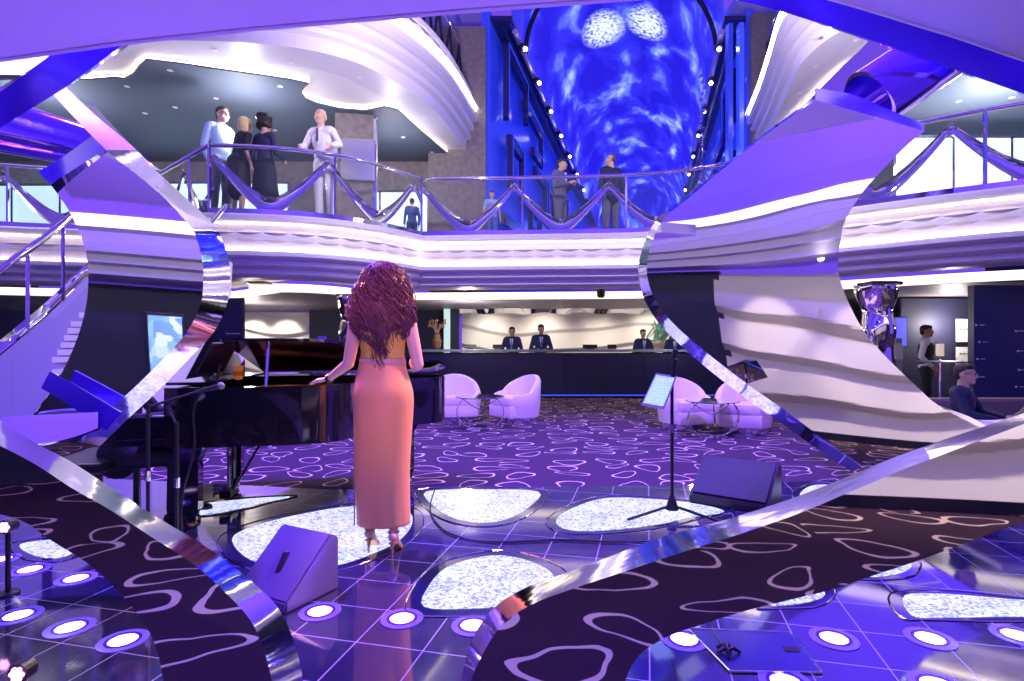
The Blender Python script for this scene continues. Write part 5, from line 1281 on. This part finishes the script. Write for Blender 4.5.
MB().box((0, 0, .7), (.14, .10, 1.4), bev=.01).build('post', mat('grey_stand', (.3, .32, .4), .4), q); MB().box((0, -.06, 1.15), (.13, .02, .3)).build('leaflet', M['white'], q)
# high table with lamp
g_ = AT(940, 9.3, 0); r = empty('high_table', g_, label='round high table on a chrome pole beside the waiter', cat='table')
MB().lathe([(.0001, .985), (.32, .985), (.33, 1.0), (.32, 1.01), (.0001, 1.01)], n=28).build('table_top', mat('grey_top', (.3, .3, .34), .3), r); MB().lathe([(.2, 0), (.2, .012), (.025, .03), (.022, .985)], n=20).build('pedestal', M['chrome'], r)
r = empty('table_lamp', (g_[0], g_[1], 1.01), label='small white lamp standing on the high table', cat='lamp')
MB().lathe([(.05, 0), (.05, .01), (.01, .02), (.01, .09)], n=16).build('foot', M['chrome'], r); MB().lathe([(.055, .08), (.055, .28), (.05, .28), (.05, .08)], n=20).build('lamp_shade', mat('lamp_shade_white', (.8, .75, .6), .5, emit=(1, .85, .6), es=.5), r)
# low white table, papers, sofa
r = empty('coffee_table', (4.62, 4.95, .09), R(-8), label='low white table under the papers at the right edge', cat='table')
MB().box((0, 0, .47), (1.1, .7, .05), bev=.01).build('table_top', mat('white_table', (.7, .68, .75), .25), r); MB().box((0, 0, .18), (.5, .3, .54), bev=.01).build('pedestal', M['navy'], r)
for k, (x, y, a, lb) in enumerate(((-.30, .05, .3, 'open white booklet on the low table, left one'), (.12, .08, -.2, 'white folder held by the guest on the low table'))):
    o = MB().box((0, 0, 0), (.26, .2, .012), bev=.002).build('booklet', WHITE); o.location = (4.62 + x, 4.95 + y, .593); o.rotation_euler.z = a; tag(o, lb, 'booklet')
r = empty('sofa', (5.2, 6.7, 0), 0, label='grey brown bench sofa behind the seated man', cat='sofa')
sf = mat('taupe_fabric', (.22, .18, .17), .8); MB().box((.2, 0, .22), (2.6, .6, .40), bev=.04).build('seat', sf, r); MB().box((.2, .32, .40), (2.6, .16, .44), bev=.04).build('backrest', sf, r)
o = MB().box((5.45, 5.5, .21), (.5, .7, .40), bev=.04).build('pouf', sf); tag(o, 'taupe bench under the guest in grey at the right edge', 'bench')
# sign column at the left behind the piano
p = AT(229, 11.5, 0); r = empty('event_board', (p[0] + .0, 11.5, 0), label='tall dark event board with faint lettering behind the piano', cat='sign')
MB().box((0, 0, 1.12), (.62, .08, 2.2), bev=.02).build('board', mat('dark_board', (.02, .03, .07), .3), r)
def txt(body, x, z, s_, par):
    cu = bpy.data.curves.new('lettering', 'FONT'); cu.body = body; cu.size = s_; cu.align_x = 'CENTER'; cu.extrude = .001
    o = bpy.data.objects.new('lettering', cu); COL.objects.link(o); o.parent = par; o.location = (x, -.045, z); o.rotation_euler = (R(90), 0, 0); cu.materials.append(wm); font_mesh(o)
txt('MEETING', .05, 1.32, .10, r); txt('POINT', .05, 1.20, .10, r)
mb = MB()
for k in range(5): mb.box((-.02 + .06 * k, -.045, 1.50), (.045, .004, .02))
mb.build('small_print', wm, r)
# wall screen in the lounge seen mirrored in the left ribbon
r = empty('lounge_screen', (-2.08, WALL_Y + .12, 1.0), label='upright information screen mirrored in the left S ribbon', cat='screen')
MB().box((0, 0, .5), (.46, .06, 1.1), bev=.01).build('bezel', M['black'], r)
def scrm():
    m = mat('information_display', (.3, .6, .9), .4); g = NT(m); tc = g.n('TexCoord'); vo = g.n('TexVoronoi', distance='CHEBYCHEV'); vo.inputs['Scale'].default_value = 6; g.l(tc.outputs['Object'], vo.inputs['Vector'])
    sp = g.n('SeparateColor'); g.l(vo.outputs['Color'], sp.inputs[0]); c = g.ramp(sp.outputs[0], [(.2, (.10, .25, .75)), (.6, (.25, .55, .95)), (.9, (.8, .9, 1))])
    g.l(c, g.b.inputs['Emission Color']); g.b.inputs['Emission Strength'].default_value = 1.0; return m
MB().box((0, .035, .5), (.40, .02, 1.0)).build('display', scrm(), r)
# ================================================================== grand piano
AX = R(12); r = empty('grand_piano', (-2.30, 3.76, 0), AX, label='black grand piano with raised lid at the left of the singer', cat='piano')
# outline in local u (towards tail) and v (away from viewer)
bent = [(0, 0), (.84, 0)] + [tuple(p[:2]) for p in catmull([V((.84, 0, 0)), V((1.05, .05, 0)), V((1.22, .30, 0)), V((1.36, .62, 0)), V((1.62, .80, 0)), V((1.86, .92, 0)), V((1.96, 1.15, 0)), V((1.90, 1.38, 0)), V((1.72, 1.46, 0))], 5)][1:]
outl = bent + [(0, 1.48)]
def prism_l(poly, z0, z1, nm, m, par, bev=0, inset=0):
    mb = MB(); mb.prism(poly, z0, z1)
    if bev: bmesh.ops.bevel(mb.bm, geom=[e for e in mb.bm.edges if abs(e.verts[0].co.z - e.verts[1].co.z) < 1e-5], offset=bev, segments=2, affect='EDGES')
    o = mb.build(nm, m, par); autosmooth(o, 30); return o
def shrink(poly, k):
    c = V((sum(p[0] for p in poly) / len(poly), sum(p[1] for p in poly) / len(poly))); return [tuple(c + (V(p) - c) * k) for p in poly]
# rim as a wall
mb = MB(); inn = shrink(outl, .95); n = len(outl)
for z in (0,): pass
a = [mb.v((x, y, .60)) for x, y in outl]; b_ = [mb.v((x, y, .985)) for x, y in outl]; c_ = [mb.v((x, y, .985)) for x, y in inn]; d_ = [mb.v((x, y, .84)) for x, y in inn]
for i in range(n):
    j = (i + 1) % n
    for q0, q1 in ((a, b_), (b_, c_), (c_, d_)): mb.face([q0[i], q0[j], q1[j], q1[i]])
o = mb.build('rim', M['blackgloss'], r); autosmooth(o, 30)
prism_l(shrink(outl, .99), .58, .61, 'bottom_board', M['blackgloss'], r)
prism_l(inn, .82, .84, 'soundboard', mat('red_brown_soundboard', (.45, .10, .04), .3), r)
mb = MB()
for k in range(26): mb.tube([(.35, .12 + k * .05, .875), (1.1 + .028 * k, .35 + k * .04, .875)], .0025, 4)
mb.build('strings', mat('brass_strings', (.8, .5, .2), .3, 1), r)
mb = MB()
for v0, v1 in ((.2, .5), (.6, .8), (1.0, 1.05), (1.3, 1.25)): mb.box(((.35 + 1.35) / 2, (v0 + v1) / 2, .90), (1.0, .05, .03), rz=.18)
mb.build('iron_frame', mat('gold_iron_frame', (.55, .30, .10), .35, .8), r)
MB().box((-.14, .74, .63), (.30, 1.46, .06), bev=.008).build('keybed', M['blackgloss'], r)
MB().box((-.15, .74, .672), (.16, 1.24, .022)).build('white_keys', mat('ivory_keys', (.75, .73, .7), .25), r)
mb = MB()
for k in range(36):
    if k % 7 in (0, 3): continue
    mb.box((-.10, .14 + k * .0345, .690), (.09, .012, .014))
mb.build('black_keys', M['black'], r)
for v in (.05, 1.43): MB().box((-.14, v, .72), (.30, .09, .16), bev=.01).build('key_block', M['blackgloss'], r)
MB().box((-.02, .74, .78), (.03, 1.3, .20), bev=.004).build('fallboard', M['blackgloss'], r)
def leg(x, y):
    mb = MB(); w = [(.10, .60), (.085, .55), (.055, .48), (.055, .14), (.035, .10), (.035, .06)]
    rows = [[(x + sx * a_, y + sy * a_, z) for sx, sy in ((-1, -1), (1, -1), (1, 1), (-1, 1))] for a_, z in w]; mb.sweep(rows, close=True)
    o = mb.build('leg', M['blackgloss'], r); MB().lathe([(.02, -.02), (.035, 0), (.02, .02)], (x, y, .03), 12).build('caster', mat('brass', (.7, .5, .2), .3, 1), o)
leg(.12, .16); leg(.12, 1.3); leg(1.62, 1.15)
mb = MB(); mb.tube([(.22, .70, .6), (.22, .70, .12)], .018, 8); mb.tube([(.22, .84, .6), (.22, .84, .12)], .018, 8); mb.tube([(.5, .77, .6), (.24, .77, .12)], .010, 6); mb.box((.20, .77, .10), (.08, .24, .06)); mb.build('pedal_lyre', M['blackgloss'], r)
for v in (.70, .77, .84): MB().box((.13, v, .05), (.10, .022, .012)).build('pedal', mat('brass_pedal', (.7, .5, .2), .3, 1), r)
# lid: hinged along the far straight side, propped on a short stick
lid_o = [(p[0], p[1]) for p in outl if p[0] >= .0]; ang = R(11.5)
def hinge(p, z): y = 1.48 - p[1]; return V((p[0], 1.48 - y * cos(ang), 1.0 + y * sin(ang) + z))
lp = [(x if x > .3 else .34, y) for x, y in outl]
mb = MB(); a = [mb.v(hinge(p, 0)) for p in lp]; b_ = [mb.v(hinge(p, .022)) for p in lp]; mb.face(a[::-1]); mb.face(b_)
for i in range(len(lp)): mb.face([a[i], a[(i + 1) % len(lp)], b_[(i + 1) % len(lp)], b_[i]])
mb.build('lid', M['blackgloss'], r)
MB().slab([(.33, 0 + .03, 1.0), (.33, 1.47, 1.0), (.0, 1.47, 1.0), (.0, .03, 1.0)], (0, 0, .02)).build('front_lid', M['blackgloss'], r)
MB().tube([(.62, .06, .98), hinge((.62, .10), 0)], .012, 8).build('lid_prop', M['chrome'], r)
MB().slab([(.14, .42, 1.03), (.14, 1.05, 1.03), (.32, 1.05, 1.28), (.32, .42, 1.28)], (.015, 0, -.01)).build('music_desk', M['blackgloss'], r)
# bench
q = empty('piano_bench', (-3.0, 4.1, 0), R(12), label='black bench under the pianist', cat='bench')
MB().box((0, 0, .44), (.38, .7, .08), bev=.02).build('seat', M['black'], q)
for x in (-.15, .15):
    for y in (-.3, .3): MB().box((x, y, .2), (.04, .04, .40)).build('leg', M['black'], q)
q = empty('tumbler', (-1.98, 4.12, 1.02), label='small amber glass on the front of the piano', cat='glass')
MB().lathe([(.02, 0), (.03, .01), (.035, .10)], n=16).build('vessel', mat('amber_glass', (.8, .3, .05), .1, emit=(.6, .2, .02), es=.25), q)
MB().lathe([(.0001, .012), (.03, .012), (.033, .06), (.0001, .06)], n=16).build('drink', mat('amber_drink', (.6, .2, .02), .1), q)
p = G(0, 0, -50) if False else None
o_ = empty('desk_lamp_box', AT(322, 11, 1.27), label='small blue box light above the piano lid in the distance', cat='light'); MB().box((0, 0, .1), (.14, .1, .14), bev=.01).build('housing', mat('blue_box', (.05, .04, .5), .4, emit=(.05, .03, .8), es=.6), o_); MB().tube([(0, 0, -1.25), (0, 0, .03)], .02, 8).build('stem', M['black'], o_); MB().lathe([(.12, -1.27), (.12, -1.25)], n=16).build('foot', M['black'], o_)
# mic stands at the piano
def micstand(loc, h, tip, lb, grp='microphone stands by the piano'):
    r = empty('microphone_stand', loc, label=lb, cat='microphone stand', group=grp)
    MB().lathe([(.13, 0), (.13, .015), (.02, .03), (.013, .05)], n=20).build('round_base', M['black'], r); MB().tube([(0, 0, .03), (0, 0, h)], .011, 8).build('pole', M['black'], r)
    MB().tube([(0, 0, h * .5), (0, 0, h * .5 + .06)], .018, 10).build('clutch', M['chrome'], r)
    MB().tube([(0, 0, h - .02), tip], .008, 6).build('boom', M['black'], r); t = V(tip); d = norm(t - V((0, 0, h)))
    m_ = MB().tube([t, t + d * .12], [.012, .018], 10).build('microphone', M['black'], r); MB().ball(t + d * .14, .024, 10, 8).build('mesh_head', mat('mic_mesh', (.25, .25, .3), .4, .8, bump=.5, nscale=300), m_)
g_ = G(148, 558); micstand((g_.x, g_.y, 0), .92, (.22, .12, .98), 'black microphone stand nearest the left ribbon'); g_ = G(162, 556); micstand((g_.x + .06, g_.y + .05, 0), .80, (-.16, .2, .84), 'second black microphone stand just behind, by the keyboard')
# stand with tablet on top of the piano
q = empty('tablet_holder', (-2.05, 3.96, 1.02), R(-25), label='tilted black tablet holder rising above the piano front', cat='tablet holder')
MB().box((0, 0, .005), (.1, .1, .01)).build('foot', M['black'], q); MB().tube([(0, 0, .01), (0, .02, .12)], .01, 8).build('neck', M['black'], q); MB().box((.0, .0, .16), (.02, .20, .26), ry=.65, bev=.005).build('tablet', M['black'], q)
o = MB().tube(catmull([(-2.02, 3.74, 1.0), (-2.07, 3.70, .85), (-2.06, 3.69, .6), (-2.12, 3.66, .3), (-2.10, 3.62, .02)], 6), .007, 6).build('hanging_cable', M['black']); tag(o, 'cable hanging down the front of the piano to the floor', 'cable')
# sheet music stand right of the singer
g_ = G(672, 516); r = empty('music_stand', (g_.x, g_.y, 0), label='tall black stand holding a tilted glowing tablet of lyrics', cat='music stand'); D = g_.y
MB().tube([(0, 0, .06), (0, 0, 1.20)], .013, 8).build('pole', M['black'], r); MB().lathe([(.05, .05), (.035, .10), (.018, .15)], n=14).build('hub', M['black'], r)
for a in (R(200), R(-35), R(75)): MB().tube([(0, 0, .08), (.38 * cos(a), .38 * sin(a), .012)], .011, 6).build('leg', M['black'], r)
MB().tube([(0, 0, .62), (0, 0, .68)], .02, 10).build('clutch', M['chrome'], r)
def sc(px, py, d=D - .10): return P3(px, py, d) - V((g_.x, g_.y, 0))
pl = [sc(641, 405, D - .16), sc(664, 409, D - .16), sc(677, 376, D - .02), sc(656, 373, D - .02)]
MB().slab(pl, (.004, .014, -.004)).build('tray', mat('pink_grey_frame', (.45, .38, .5), .4), r); c0 = sum(pl, V((0, 0, 0))) / 4
def pagem():
    m = mat('tablet_page', (.5, .8, 1), .4); g = NT(m); tc = g.n('TexCoord'); wv = g.n('TexWave', bands_direction='Z'); wv.inputs['Scale'].default_value = 16; g.l(tc.outputs['Object'], wv.inputs['Vector'])
    nz = g.n('TexNoise'); nz.inputs['Scale'].default_value = 90; g.l(tc.outputs['Object'], nz.inputs['Vector'])
    f = g.math('MULTIPLY', g.math('GREATER_THAN', wv.outputs['Fac'], .7), g.math('GREATER_THAN', nz.outputs['Fac'], .5))
    g.l(g.mix(f, (.50, .78, 1.0), (.12, .25, .5)), g.b.inputs['Emission Color']); g.b.inputs['Emission Strength'].default_value = .9; return m
MB().slab([c0 + (p - c0) * .86 + V((-.002, -.006, .002)) for p in pl], (0, .003, 0)).build('display', pagem(), r)
MB().tube([(0, 0, 1.0), (0, -.03, 1.10), (.01, -.04, 1.17)], .02, 8).build('microphone_clip', M['black'], r); MB().tube([(.0, 0, 1.16), (.02, -.03, 1.24)], [.018, .022], 10).build('microphone', M['black'], r)
